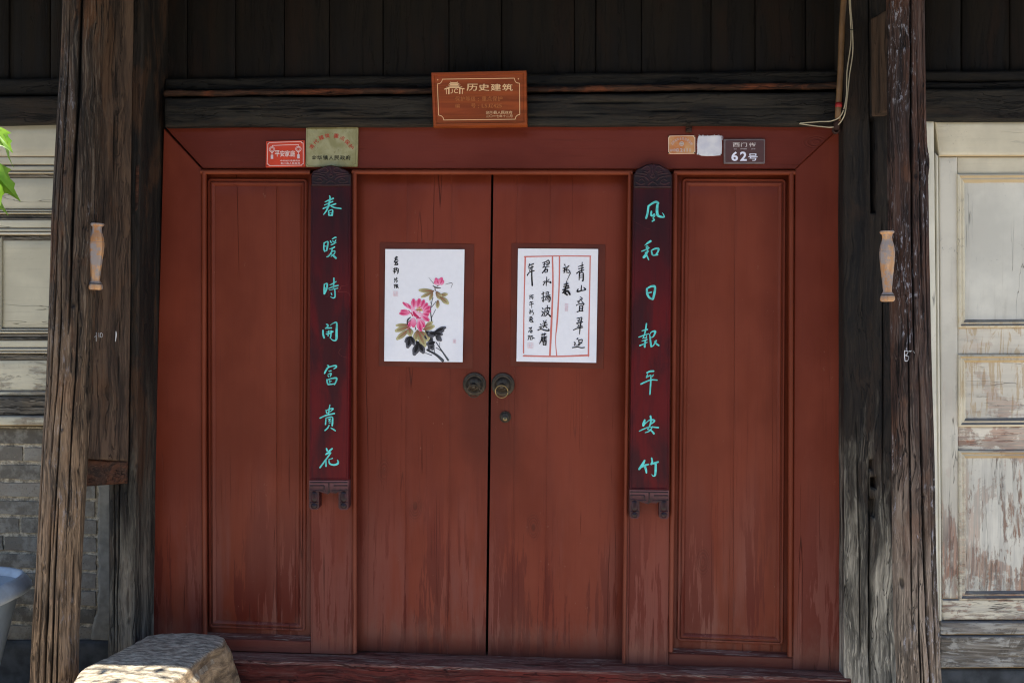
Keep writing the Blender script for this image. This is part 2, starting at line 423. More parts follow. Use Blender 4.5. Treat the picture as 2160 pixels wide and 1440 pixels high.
def old_white(name, axis='Z', c=(206, 203, 184), dirt=.5, peel=0.0, peel_z=(.4, 1.3), under=(128, 74, 48), ochre=0.0):
    t = NT(name)
    g = (lambda a, b: t.vec(a, a, b, 5)) if axis == 'Z' else (lambda a, b: t.vec(b, a, a, 5))
    n1 = t.noise(t.vec(1, 1, 1, 4), 4.0, 5, .6); n2 = t.noise(g(60, 3), 1.0, 5, .6)
    B = srgb(*c)
    col = t.mix(t.ramp(n1, .35, .7), tuple(x * .84 for x in B[:3]) + (1,), tuple(min(.9, x * 1.06) for x in B[:3]) + (1,))
    col = t.mix(t.mul(t.ramp(n2, .55, .75), .22), col, srgb(150, 140, 118))
    if ochre:
        oz = t.mul(t.ramp(t.z, 1.12, 1.22), t.ramp(t.z, 1.52, 1.6, 1, 0))
        o = t.mul(t.mul(t.ramp(t.noise(t.vec(34, 34, 5), 1.0, 7, .7, 1.6), .52, .57), oz), ochre * .75)
        col = t.mix(o, col, srgb(176, 142, 84))
    if peel:
        zz = t.math('ADD', t.z, t.mul(t.math('SUBTRACT', t.noise(t.vec(3, 3, 1.6, 3), 1.4, 3), .5), 1.6))
        pm = t.ramp(zz, peel_z[0], peel_z[1], 1.0, 0.0)
        a = t.noise(g(40, 7), 1.0, 9, .76, .4)
        th = t.math('SUBTRACT', .68, t.mul(pm, .2))
        pk = t.ramp(t.math('SUBTRACT', a, th), -.02, .06)
        uc = t.mix(t.ramp(t.noise(t.vec(3, 3, 2, 6), 1.7, 3), .42, .58), srgb(140, 132, 118), srgb(*under))
        uc = t.mix(t.ramp(t.noise(g(110, 6), 1.0, 4), .45, .7, 0, .7), uc, srgb(172, 164, 150))
        col = t.mix(t.mul(pk, peel), col, uc)
        bp_ = t.noise(t.vec(5, 5, 3.4), 1.0, 7, .68, .5); bf = t.noise(g(60, 5), 1.0, 5, .65)
        bm = t.mul(t.ramp(t.math('ADD', t.mul(bp_, .72), t.mul(bf, .28)), .5, .53), pm)
        col = t.mix(t.mul(bm, peel * .9), col, t.mix(t.ramp(t.noise(g(150, 7), 1.0, 4), .4, .62), srgb(*[c_ * .72 for c_ in under]), srgb(*[min(255, c_ * 1.3) for c_ in under])))
        wash = t.mul(t.ramp(t.noise(g(40, 2.6), 1.0, 6, .65), .45, .62), t.mul(pm, .5))
        col = t.mix(wash, col, srgb(132, 130, 126))
    sp = t.mul(t.ramp(t.noise(t.vec(1, 1, 1), 120, 6, .75), .6, .66), t.ramp(t.noise(t.vec(1, 1, 1), 7, 4, .6), .52, .66))
    col = t.mix(t.mul(sp, dirt), col, srgb(58, 56, 50))
    bl = t.mul(t.ramp(t.noise(g(12, 2.5), 1.0, 6, .7), .58, .72), dirt * .5)
    col = t.mix(bl, col, srgb(104, 102, 96))
    cr = t.mul(t.line(t.noise(g(16, .9), 1.0, 4, .55, .2), .004), t.ramp(t.noise(g(4, 1), 1.3, 2), .48, .58))
    col = t.mix(t.mul(cr, .7), col, srgb(50, 45, 38))
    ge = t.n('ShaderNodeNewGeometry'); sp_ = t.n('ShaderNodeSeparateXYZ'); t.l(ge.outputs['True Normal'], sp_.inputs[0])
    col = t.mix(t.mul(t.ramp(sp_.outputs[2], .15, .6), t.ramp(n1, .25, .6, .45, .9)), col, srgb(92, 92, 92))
    col = t.mix(t.mul(t.ramp(sp_.outputs[2], -.6, -.15, 1, 0), .35 + .3 * dirt), col, srgb(170, 136, 80))
    nb = t.bump(n2, .2, .002); nb = t.bump(t.mul(cr, -1), .8, .003, nb)
    if peel: nb = t.bump(t.mul(pk, -1), .7, .0015, nb)
    return t.out(col, .55, .35, nb)

M = {}
M['red'] = red_paint('red_paint_upright', 'Z')
M['redpanel'] = red_paint('red_paint_panel', 'Z', (103, 48, 33), 1.1)
M['redx'] = red_paint('red_paint_rail', 'X', (92, 39, 29), .7)
M['bead'] = red_paint('brown_red_bead', 'Z', (108, 53, 36), .5)
M['beadx'] = red_paint('brown_red_bead_across', 'X', (112, 56, 38), .5)
M['patch'] = simple('old_glue_patch', srgb(92, 34, 12), .45, .4, var=.12, sc_=9)
M['void'] = simple('dark_interior', srgb(16, 13, 11), .9, .1)
M['plankdark'] = old_wood('sooty_plank', 'Z', (17, 13, 9), (31, 25, 18), (46, 38, 29), lmix=.12, warm=(44, 26, 14), warmth=.4, crack=.35, bumpk=.2, gain=.85)
M['beam'] = old_wood('dark_beam', 'X', (22, 20, 17), (40, 36, 30), (62, 55, 46), lmix=.25, warm=(70, 52, 34), warmth=.2, bumpk=.5)
M['beamgrey'] = old_wood('dark_grey_beam', 'X', (20, 19, 17), (48, 44, 37), (70, 63, 52), lmix=.25, warm=(62, 44, 26), warmth=.2, bumpk=.5)
M['bark'] = old_wood('reddish_bark', 'X', (30, 20, 14), (62, 42, 30), (120, 80, 56), lmix=.3, warm=(140, 74, 42), warmth=.55, bumpk=.7)
M['logl'] = old_wood('weathered_log_brown', 'Z', (30, 25, 20), (76, 60, 47), (150, 138, 122), low=(158, 132, 104), low_z=(.0, 2.0), lmix=.32, warm=(120, 78, 46), warmth=.35, crack=.9, bumpk=.9, white=.25)
M['logr'] = old_wood('weathered_log_purple', 'Z', (34, 25, 21), (78, 56, 46), (132, 118, 110), low=(168, 154, 136), low_z=(-.1, 1.5), lmix=.35, warm=(120, 76, 48), warmth=.3, crack=.9, bumpk=.9, white=.75)
M['post'] = old_wood('dark_square_post', 'Z', (19, 17, 15), (42, 36, 30), (72, 62, 52), low=(190, 182, 162), low_z=(.1, 1.15), lmix=.25, warm=(70, 50, 34), warmth=.25, crack=.85, bumpk=.7)
M['postl'] = old_wood('dark_post_left', 'Z', (18, 16, 14), (40, 34, 28), (66, 58, 48), low=(128, 122, 108), low_z=(.1, 1.2), lmix=.3, warm=(100, 66, 40), warmth=.3, crack=.7, bumpk=.6)
M['slab'] = old_wood('brown_plank', 'Z', (46, 36, 29), (88, 70, 56), (122, 102, 82), lmix=.25, warm=(96, 66, 40), warmth=.35, crack=.6, bumpk=.45)
M['crossbar'] = old_wood('brown_crossbar', 'X', (38, 26, 20), (78, 50, 36), (110, 86, 68), lmix=.3, warm=(96, 56, 34), warmth=.4)
M['sill'] = old_wood('worn_red_sill', 'X', (58, 22, 18), (100, 44, 36), (124, 98, 88), lmix=.3, warm=(108, 38, 29), warmth=.55, crack=.6, bumpk=.5)
M['silltop'] = old_wood('bare_sill_edge', 'X', (92, 46, 36), (130, 92, 80), (186, 170, 150), lmix=.6, warm=(120, 60, 50), warmth=.4, crack=.8)
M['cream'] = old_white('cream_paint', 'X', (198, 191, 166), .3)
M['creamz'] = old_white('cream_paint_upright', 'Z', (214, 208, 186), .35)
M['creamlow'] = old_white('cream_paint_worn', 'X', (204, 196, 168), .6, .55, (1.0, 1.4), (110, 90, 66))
M['greywood'] = old_wood('grey_bare_wood', 'X', (70, 66, 58), (116, 110, 98), (160, 152, 136), lmix=.5, warm=(120, 100, 70), warmth=.2, crack=.8)
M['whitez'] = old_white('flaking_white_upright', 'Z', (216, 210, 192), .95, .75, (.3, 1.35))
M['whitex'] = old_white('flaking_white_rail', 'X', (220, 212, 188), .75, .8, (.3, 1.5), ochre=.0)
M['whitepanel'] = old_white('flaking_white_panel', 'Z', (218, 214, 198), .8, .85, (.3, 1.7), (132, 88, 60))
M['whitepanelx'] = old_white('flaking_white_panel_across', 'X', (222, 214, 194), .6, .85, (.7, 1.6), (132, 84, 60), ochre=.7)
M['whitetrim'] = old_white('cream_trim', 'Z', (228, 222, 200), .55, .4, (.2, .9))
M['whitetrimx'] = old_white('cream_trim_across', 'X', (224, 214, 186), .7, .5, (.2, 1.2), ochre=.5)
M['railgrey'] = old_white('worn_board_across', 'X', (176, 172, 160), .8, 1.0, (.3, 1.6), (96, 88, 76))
M['maroon'] = None
M['ground'] = simple('street_paving', srgb(168, 162, 152), .85, .3, var=.25, sc_=5)
M['ohwall'] = simple('grey_house_wall', srgb(120, 116, 106), .9, .2, var=.2, sc_=4)
M['roofwood'] = old_wood('rafter_wood', 'Z', (34, 28, 22), (66, 54, 42), (90, 78, 62))
M['tile'] = simple('roof_tile', srgb(70, 72, 70), .8, .3)
M['paper'] = simple('white_paper', srgb(234, 234, 236), .75, .25, var=.015, sc_=60, bump=.03)
M['teal'] = simple('teal_paint', srgb(92, 200, 192), .5, .35, var=.22, sc_=60)
M['signwood'] = None
M['gold'] = simple('pale_gold_paint', srgb(222, 180, 130), .5, .4, var=.1, sc_=200)
M['redplaque'] = simple('red_enamel', srgb(206, 62, 26), .35, .5, var=.1, sc_=12, bump=.03)
M['steel'] = simple('grey_steel', srgb(92, 92, 95), .4, .5, .8)
M['brownplate'] = simple('brown_enamel', srgb(84, 54, 50), .35, .5, var=.06, sc_=20, bump=.02)
M['plateedge'] = simple('plate_rim', srgb(122, 108, 104), .4, .5, .3)
M['bronze'] = simple('tarnished_bronze', srgb(66, 58, 47), .5, .5, .6, var=.35, sc_=60, bump=.4)
M['brassring'] = simple('brass_ring', srgb(142, 122, 84), .32, .5, .9, var=.2, sc_=90)
M['keyhole'] = simple('keyhole', srgb(8, 7, 6), .9, .1)
M['pipe'] = simple('brown_pipe', srgb(112, 84, 54), .5, .4, var=.2, sc_=14)
M['rust'] = simple('dark_rusty_iron', srgb(58, 38, 32), .7, .3, .3, var=.3)
M['cable'] = simple('cream_cable', srgb(176, 164, 136), .5, .4, var=.15, sc_=30)
M['redtape'] = simple('red_tape', srgb(150, 34, 32), .5, .4)
M['black'] = simple('black_tie', srgb(30, 28, 26), .6, .3)
M['twig'] = simple('vine_stem', srgb(110, 120, 60), .6, .3)
M['bin'] = simple('blue_grey_plastic', srgb(134, 144, 150), .42, .45, var=.12, sc_=8, bump=.06)
M['binedge'] = simple('pale_scuffed_plastic', srgb(160, 168, 174), .5, .45, var=.15, sc_=20)

def vcol_mat(name, rough=.7, spec=.25, bump=0):
    t = NT(name); a = t.n('ShaderNodeVertexColor', layer_name='Col')
    nz = t.noise(t.vec(1, 1, 1), 400, 3)
    c = t.mix(t.ramp(nz, .35, .7, 0, .12), a.outputs[0], (1, 1, 1, 1))
    return t.out(c if bump else a.outputs[0], rough, spec)
M['ink'] = vcol_mat('ink_and_watercolour')
M['chalk'] = simple('chalk', srgb(215, 215, 215), .9, .1)

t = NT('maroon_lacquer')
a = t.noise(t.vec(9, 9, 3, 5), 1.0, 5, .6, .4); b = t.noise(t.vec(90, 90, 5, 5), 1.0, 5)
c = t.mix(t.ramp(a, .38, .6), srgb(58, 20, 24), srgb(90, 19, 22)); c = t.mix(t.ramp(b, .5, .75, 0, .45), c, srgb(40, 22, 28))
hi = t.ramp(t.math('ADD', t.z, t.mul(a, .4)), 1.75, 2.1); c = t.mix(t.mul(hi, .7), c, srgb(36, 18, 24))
sc1 = t.mul(t.line(t.noise(t.vec(5, 5, 9, 2), 1.0, 2, .4), .0015), t.ramp(t.noise(t.vec(1, 1, 1, 2), 6, 2), .56, .6))
c = t.mix(t.mul(sc1, .5), c, srgb(170, 90, 80))
M['maroon'] = t.out(c, t.ramp(b, .3, .7, .42, .58), .16, t.bump(b, .2, .001))
t = NT('carved_dark_lacquer')
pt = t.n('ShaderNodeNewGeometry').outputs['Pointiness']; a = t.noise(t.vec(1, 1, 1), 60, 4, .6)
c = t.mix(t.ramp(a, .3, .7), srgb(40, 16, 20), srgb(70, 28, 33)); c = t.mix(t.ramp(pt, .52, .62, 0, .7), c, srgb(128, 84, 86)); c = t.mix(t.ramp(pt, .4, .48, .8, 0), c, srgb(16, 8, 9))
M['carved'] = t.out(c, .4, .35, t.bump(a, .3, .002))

t = NT('varnished_board')
a = t.noise(t.vec(3, 3, 50, 2), 1.0, 6, .6, .4); b = t.noise(t.vec(2, 2, 7), 1.0, 3)
c = t.mix(t.ramp(a, .35, .68), srgb(122, 58, 24), srgb(156, 76, 34)); c = t.mix(t.ramp(b, .45, .7, 0, .5), c, srgb(140, 58, 32))
M['signwood'] = t.out(c, .42, .2, t.bump(a, .12, .001))
t = NT('old_brass_plate')
a = t.noise(t.vec(1, 1, 1), 14, 6, .65, .5); b = t.noise(t.vec(1, 1, 1), 60, 5, .7)
c = t.mix(t.ramp(a, .35, .65), srgb(150, 142, 94), srgb(176, 168, 124)); c = t.mix(t.ramp(b, .58, .72, 0, .6), c, srgb(98, 84, 46))
M['brass'] = t.out(c, t.ramp(a, .3, .7, .3, .5), .5, t.bump(a, .1, .002), .35)
t = NT('orange_plate')
a = t.noise(t.vec(1, 1, 1), 16, 4, .6)
M['orange'] = t.out(t.mix(t.ramp(a, .4, .7), srgb(196, 118, 60), srgb(206, 164, 112)), .4, .5)
t = NT('brushed_white_paint')
a = t.noise(t.vec(1, 1, 1), 18, 4, .6)
M['whitewash'] = t.out(t.mix(t.ramp(a, .35, .7), srgb(206, 206, 214), srgb(228, 226, 226)), .6, .3, t.bump(a, .1, .001))

t = NT('grey_brick')
a = t.noise(t.vec(1, 1, 1, 30), 22, 6, .65); b = t.noise(t.vec(1, 1, 1, 30), 160, 4, .7)
c0 = t.mix(t.rnd, srgb(92, 87, 77), srgb(134, 126, 112))
c = t.mix(t.ramp(a, .42, .66, 0, .75), c0, srgb(142, 138, 126)); c = t.mix(t.ramp(b, .56, .7, 0, .7), c, srgb(50, 50, 48))
M['brick'] = t.out(c, .88, .2, t.bump(a, .6, .004, t.bump(b, .5, .002)))
t = NT('lime_mortar')
a = t.noise(t.vec(1, 1, 1), 40, 7, .75); b = t.noise(t.vec(1, 1, 1), 9, 4)
c = t.mix(t.ramp(a, .4, .62), srgb(128, 119, 102), srgb(206, 194, 168)); c = t.mix(t.ramp(b, .5, .7, 0, .4), c, srgb(84, 80, 70))
M['mortar'] = t.out(c, .95, .15, t.bump(a, 1.0, .008))
t = NT('grey_stone')
a = t.noise(t.vec(7, 7, 30), 1.0, 7, .7, .4); b = t.noise(t.vec(1, 1, 1), 120, 5, .7)
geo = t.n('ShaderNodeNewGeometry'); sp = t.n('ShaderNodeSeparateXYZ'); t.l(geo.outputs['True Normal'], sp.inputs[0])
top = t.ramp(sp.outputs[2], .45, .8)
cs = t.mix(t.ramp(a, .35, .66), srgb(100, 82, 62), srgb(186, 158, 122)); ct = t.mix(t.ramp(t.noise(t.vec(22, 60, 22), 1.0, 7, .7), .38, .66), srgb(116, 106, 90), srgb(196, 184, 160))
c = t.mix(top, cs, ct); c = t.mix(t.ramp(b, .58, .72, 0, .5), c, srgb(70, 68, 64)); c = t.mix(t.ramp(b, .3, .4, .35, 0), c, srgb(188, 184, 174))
M['stone'] = t.out(c, .85, .3, t.bump(a, .9, .012, t.bump(b, .7, .003)))
M['basestone'] = simple('dark_base_stone', srgb(72, 74, 74), .9, .2, var=.35, sc_=18, bump=.6)
M['plaster'] = simple('cement_render', srgb(128, 124, 112), .92, .2, var=.22, sc_=25, bump=.6)
t = NT('turned_peg_wood')
a = t.noise(t.vec(30, 30, 4, 3), 1.0, 5, .6); geo = t.n('ShaderNodeNewGeometry'); sp = t.n('ShaderNodeSeparateXYZ'); t.l(geo.outputs['Normal'], sp.inputs[0])
c = t.mix(t.ramp(a, .35, .68), srgb(164, 116, 74), srgb(206, 164, 120))
gr = t.math('MAXIMUM', t.ramp(sp.outputs[2], .12, .5), t.ramp(t.noise(t.vec(1, 1, 1, 5), 26, 6, .72), .44, .56))
c = t.mix(t.mul(gr, .85), c, srgb(138, 134, 132)); c = t.mix(t.ramp(t.noise(t.vec(1, 1, 1), 160, 3, .7), .66, .72, 0, .6), c, srgb(90, 60, 42))
M['peg'] = t.out(c, .7, .3, t.bump(a, .3, .002))
t = NT('vine_leaf')
a = t.noise(t.vec(1, 1, 1, 3), 30, 4)
t.out(t.mix(t.ramp(a, .35, .7), srgb(78, 124, 36), srgb(122, 160, 58)), .4, .4)
tr = t.n('ShaderNodeBsdfTranslucent'); tr.inputs[0].default_value = srgb(170, 200, 50)
mx = t.n('ShaderNodeMixShader'); mx.inputs[0].default_value = .5; t.l(t.b.outputs[0], mx.inputs[1]); t.l(tr.outputs[0], mx.inputs[2])
t.l(mx.outputs[0], t.t.nodes['Material Output'].inputs['Surface'])
M['leaf'] = t.m

# ================================================================ the setting
ZG = 0.0
gx = []
V = [(-60, -60, 0), (60, -60, 0), (60, 60, 0), (-60, 60, 0)]
g = obj('street_ground', [(-300, -300, 0), (300, -300, 0), (300, 300, 0), (-300, 300, 0)], [(0, 1, 2, 3)], M['ground']); tag(g, kind='structure')

# building body behind the facade: dark interior wall closing every gap
bm_ = thing('house_wall', 'dark timber body of the house closing the gaps behind gate and shopfronts', 'wall', (1.1, 0.3, 0))
def box(name, x0, x1, y0, y1, z0, z1, mat, parent=None):
    V = [(x, y, z) for z in (z0, z1) for y in (y0, y1) for x in (x0, x1)]
    return obj(name, V, [(0, 2, 3, 1), (4, 5, 7, 6), (0, 1, 5, 4), (2, 6, 7, 3), (0, 4, 6, 2), (1, 3, 7, 5)], mat, parent)
box('wall', -3.2, 5.6, .16, .4, 0, 3.55, M['void'], bm_)

# eave above the gate: rafters, boards and tiles; its shade keeps the sun off the facade
EY, EZ = -1.36, 3.02
ev = thing('tiled_eave', 'deep tiled eave on round rafters sheltering the gate', 'roof', (1.1, -0.7, 3.05))
def slope(name, y0, z0, y1, z1, th, x0, x1, mat):
    V = [(x0, y0, z0), (x1, y0, z0), (x1, y1, z1), (x0, y1, z1), (x0, y0, z0 + th), (x1, y0, z0 + th), (x1, y1, z1 + th), (x0, y1, z1 + th)]
    return obj(name, V, [(0, 1, 2, 3), (7, 6, 5, 4), (0, 4, 5, 1), (1, 5, 6, 2), (2, 6, 7, 3), (3, 7, 4, 0)], mat, ev)
slope('roof_boarding', EY, EZ + .02, .5, EZ + .62, .03, -3.2, 5.6, M['roofwood'])
slope('roof_tiles', EY - .02, EZ + .055, .5, EZ + .655, .06, -3.2, 5.6, M['tile'])
for i in range(20):
    x = -2.8 + i * .42
    tube('rafter', [(x, EY + .06, EZ - .02), (x, .14, EZ + .47)], .045, M['roofwood'], ev, 10)

# row of houses on the other side of the narrow street, behind the camera: unseen, added to cut low sky light
oh = thing('unseen_opposite_house', 'timber and brick house across the street, behind the viewpoint, unseen and added to cut low sky light', 'house', (1.0, -9.0, 0))
box('wall', -14, 16, -9.6, -9.0, 0, 4.2, M['ohwall'], oh)
for i in range(7):
    box('shutter', -11 + i * 3.6, -9.2 + i * 3.6, -9.0, -8.95, .3, 2.5, M['roofwood'], oh)
V = [(-14.4, -8.1, 3.9), (16.4, -8.1, 3.9), (16.4, -11.2, 5.6), (-14.4, -11.2, 5.6), (-14.4, -8.1, 4.02), (16.4, -8.1, 4.02), (16.4, -11.2, 5.72), (-14.4, -11.2, 5.72)]
obj('roof', V, [(0, 3, 2, 1), (4, 5, 6, 7), (0, 1, 5, 4), (1, 2, 6, 5), (2, 3, 7, 6), (3, 0, 4, 7)], M['tile'], oh)

# ================================================================ gate frame
gate = thing('wooden_gate', 'wide red painted double gate with flanking panels in a wooden frame', 'gate', (P(1050, 1390).x, 0, .25))
fr = 0.10
def beadpoly(*q): return [(P(u, v, 0).x, P(u, v, 0).z) for u, v in q]
def slabpoly(name, q, Y, t, mat, parent, bev=.003):
    return plate(name, [(P(u, v, Y).x, P(u, v, Y).z) for u, v in q], Y, Y + t, mat, parent, bev)
slabpoly('head_rail', [(349, 269), (1779, 262), (1677, 357), (428, 355)], 0.0, fr, M['redx'], gate)
slabpoly('stile', [(345, 271), (425.5, 357), (428, 1371), (316, 1365)], 0.0, fr, M['red'], gate)
slabpoly('stile', [(1779, 262.6), (1782, 1416), (1672, 1412), (1677, 357.3)], 0.001, fr, M['red'], gate)
slabpoly('stile', [(655, 366), (743, 366), (747, 1381), (655, 1378)], 0.002, fr, M['red'], gate)
slabpoly('stile', [(1333, 367), (1421, 367), (1410, 1403), (1316, 1400)], 0.002, fr, M['red'], gate)
slabpoly('bottom_rail', [(428, 1345), (655, 1352), (655, 1378), (428, 1371)], 0.004, fr, M['redx'], gate)
slabpoly('bottom_rail', [(1411, 1377), (1672, 1387), (1672, 1412), (1410, 1403)], 0.004, fr, M['redx'], gate)
# sloped ledges above the bottom rails
def ledge(u0, v0, u1, v1, h0, h1):
    a, b = P(u0, v0, .004), P(u1, v1, .004); c, d = P(u0, v0 - h0, .034), P(u1, v1 - h1, .034)
    V = [a, b, d, c, a + Vector((0, .09, 0)), b + Vector((0, .09, 0)), d + Vector((0, .06, 0)), c + Vector((0, .06, 0))]
    obj('ledge', V, [(0, 1, 2, 3), (0, 4, 5, 1), (2, 6, 7, 3), (0, 3, 7, 4), (1, 5, 6, 2)], M['silltop'], gate)
ledge(428, 1344, 655, 1351, 11, 11); ledge(1411, 1376, 1672, 1386, 10, 10)
# half-round beads round the three openings
def bead(pts, r, mat, closed=False):
    w = [P(u, v, -0.001) for u, v in pts]
    V = []; F = []
    prof = [(-r, .004), (-r, -.004), (-r * .6, -.0085), (0, -.0105), (r * .6, -.0085), (r, -.004), (r, .016)]
    n = len(w)
    for i, p in enumerate(w):
        e = []
        if i > 0: e.append((p - w[i - 1]).normalized())
        if i < n - 1: e.append((w[i + 1] - p).normalized())
        nn = Vector((0, 0, 0))
        for d in e: nn += Vector((-d.z, 0, d.x))
        nn = nn / max(.5, nn.length_squared / len(e)) if len(e) == 2 else nn
        for a, y in prof: V.append((p.x + nn.x * a, p.y + y, p.z + nn.z * a))
    m = len(prof)
    for i in range(n - 1):
        for k in range(m - 1): F.append((i * m + k, i * m + k + 1, (i + 1) * m + k + 1, (i + 1) * m + k))
    return obj('bead', V, F, mat, gate, True)
bead([(432, 1341), (430, 900), (430.5, 363)], .0085, M['bead'])
bead([(424, 363), (655, 363.5)], .0085, M['beadx'])
bead([(748, 1376), (748, 900), (747.5, 365)], .0085, M['bead'])
bead([(743, 363), (1040, 363.5), (1334, 364)], .0085, M['beadx'])
bead([(1329, 366), (1322, 900), (1316, 1397)], .0075, M['bead'])
bead([(1424, 366), (1420, 900), (1415, 1373)], .0085, M['bead'])
bead([(1421, 364), (1677, 364)], .0085, M['beadx'])
bead([(1669, 366), (1668, 900), (1666, 1383)], .0085, M['bead'])

# side panels: boards behind a notched moulding
def side_panel(q, seam, fieldq, name='side_panel'):
    (u0, v0), (u1, v1), (u2, v2), (u3, v3) = q
    Yb = .045
    pn = slabpoly(name, [(u0 - 6, v0 - 6), (u1 + 6, v1 - 6), (u2 + 6, v2 + 6), (u3 - 6, v3 + 6)], Yb, .03, M['redpanel'], gate)
    st, sb = seam
    lp = [(u0 - 4, v0 - 4), (st - .2, v0 - 4), (sb - .2, v2 + 2), (u3 - 4, v3 + 2)]
    rp = [(st + .2, v0 - 4), (u1 + 4, v1 - 4), (u2 + 4, v2 + 4), (sb + .2, v2 + 4)]
    board('panel_board', [(lp[0][0], lp[0][1]), lp[1], lp[2], lp[3]], Yb - .008, .008, M['redpanel'], pn, 6, 20, .0008, bev=.0003, seed=3)
    board('panel_board', [rp[0], rp[1], rp[2], rp[3]], Yb - .0084, .008, M['redpanel'], pn, 6, 20, .0008, bev=.0003, seed=8)
    poly = notch(qpoly(fieldq, Yb - .008), .016, 5)
    rings('moulding', poly, [(-.001, Yb - .0085), (0, Yb - .013), (.004, Yb - .0165), (.009, Yb - .016), (.0105, Yb - .011), (.013, Yb - .0108), (.015, Yb - .0155), (.019, Yb - .017), (.022, Yb - .0155), (.026, Yb - .012), (.029, Yb - .0088)], M['redpanel'], pn, fill=False)
side_panel([(436, 370), (655, 370), (655, 1341), (438, 1335)], (583, 584), [(438, 376), (650, 377), (645, 1330), (441, 1322)])
side_panel([(1428, 371), (1664, 371), (1662, 1377), (1419, 1368)], (1551, 1546), [(1438, 376), (1658, 377), (1652, 1359), (1427, 1350)])

# door leaves
YD = .05
def leaf(L, Rr, seams, lab):
    # L, Rr = ((u_top, v_top),(u_bot, v_bot))
    (ul, vl), (ulb, vlb) = L; (ur, vr), (urb, vrb) = Rr
    lf = slabpoly('door_leaf', [(ul + 1, vl), (ur - 1, vr), (urb - 1, vrb - 1), (ulb + 1, vlb - 1)], YD + .012, .035, M['red'], gate)
    lf['label'] = lab
    S = [0] + seams + [1]
    for k in range(len(S) - 1):
        a, b = S[k], S[k + 1]
        a0 = .0002 if k else 0; b0 = .0002 if k < len(S) - 2 else 0
        f = lambda s: (lerp(ul, ur, s), lerp(vl, vr, s))
        h = lambda s: (lerp(ulb, urb, s), lerp(vlb, vrb, s))
        board('plank', [f(a + a0), f(b - b0), h(b - b0), h(a + a0)], YD, .012, M['red'], lf, 5, 24, .0006, bev=.0003, seed=k * 3.3 + ul)
    return lf
leafL = leaf(((750, 366), (748, 1371)), ((1036, 367), (1024, 1382)), [.38, .71], 'left door leaf with the flower painting')
leafR = leaf(((1041, 367), (1029.5, 1382)), ((1329, 368), (1312, 1391)), [.175, .42], 'right door leaf with the calligraphy sheet and lock')
# darker glue patches left round the papers
for q, lf in (([(801, 511), (1000, 515), (997, 778), (799, 772)], leafL), ([(1079, 513), (1277, 516), (1273, 778), (1076, 772)], leafR)):
    plate('glue_patch', [(P(u, v, YD - .003).x, P(u, v, YD - .003).z) for u, v in q], YD - .0022, YD - .0008, M['patch'], lf, .0005)

# ring pulls and lock
def pull(u, v, lf, ang, brassy):
    c = P(u, v, YD)
    prof = [(.0435, .0), (.044, -.004), (.041, -.007), (.038, -.0055), (.036, -.008), (.032, -.009), (.030, -.006), (.028, -.008), (.024, -.014), (.016, -.019), (.008, -.021), (.0, -.0215)]
    lathe('pull_plate', prof, c, M['bronze'], lf, 36, 'Y')
    lathe('pull_boss', [(.012, -.012), (.013, -.024), (.010, -.034), (.004, -.037)], (c.x - .002, c.y, c.z - .006), M['bronze'], lf, 16, 'Y')
    r = .0235; pth = []
    cc = Vector((c.x + ang * .006, c.y - .032, c.z - .024))
    for i in range(33):
        a = 2 * math.pi * i / 32
        pth.append(cc + Vector((r * math.cos(a), -.004 * math.sin(a), r * math.sin(a))))
    tube('pull_ring', pth, .0022, M['brassring'] if brassy else M['bronze'], lf, 8)
pull(1001, 810, leafL, .1, False); pull(1061, 811, leafR, -.4, True)
c = P(1066, 879, YD)
lathe('lock_rosette', [(.0215, 0), (.0215, -.004), (.0185, -.0065), (.017, -.004), (.0165, -.010), (.014, -.0125), (0, -.0128)], c, M['bronze'], leafR, 28, 'Y')
lathe('lock_cylinder', [(.0075, -.010), (.0075, -.0145), (.0068, -.0155), (0, -.0157)], (c.x, c.y, c.z - .006), M['brassring'], leafR, 20, 'Y')
plate('keyhole', [(c.x - .0012, c.z - .010), (c.x + .0012, c.z - .010), (c.x + .0016, c.z - .002), (c.x - .0016, c.z - .002)], c.y - .0165, c.y - .0155, M['keyhole'], leafR, .0002)

# threshold
zs = .25
xl, xr = P(340, 1400, -.08).x - .05, P(1795, 1425, -.08).x
sl_ = thing('threshold', 'worn dark red wooden threshold beam below the gate', 'threshold', ((xl + xr) / 2, -.04, .0))
def hbeam(name, x0, x1, y0, y1, z0, z1, mat, parent, n=60, amp=.003, topm=None, seed=0):
    """long beam along x with worn eased arris"""
    prof = [(y1, z1), (y0 + .012, z1 + .0), (y0 + .004, z1 - .003), (y0, z1 - .010), (y0 - .001, (z0 + z1) / 2), (y0, z0)]
    V = []; F = []; fm = []
    for i in range(n + 1):
        x = lerp(x0, x1, i / n)
        for k, (y, z) in enumerate(prof):
            w = amp * noise.noise(Vector((x * 5 + seed, k * 1.3, seed))) + amp * .4 * noise.noise(Vector((x * 22 + seed, k * 1.3, 4)))
            V.append((x, y + (w if 0 < k < 5 else 0), z + (w if 0 < k < 4 else 0)))
    m = len(prof)
    for i in range(n):
        for k in range(m - 1):
            F.append((i * m + k, i * m + k + 1, (i + 1) * m + k + 1, (i + 1) * m + k)); fm.append(1 if k < 3 else 0)
    F.append(tuple(range(m))); fm.append(0); F.append(tuple(n * m + k for k in range(m - 1, -1, -1))); fm.append(0)
    return obj(name, V, F, mat, parent, None, mats=[mat, topm or mat], fm=fm)
hbeam('sill_beam', xl, xr, -.085, .10, .155, .2485, M['sill'], sl_, topm=M['silltop'])
hbeam('sill_board', xl, xr, -.065, .10, .0, .152, M['sill'], sl_, seed=4)

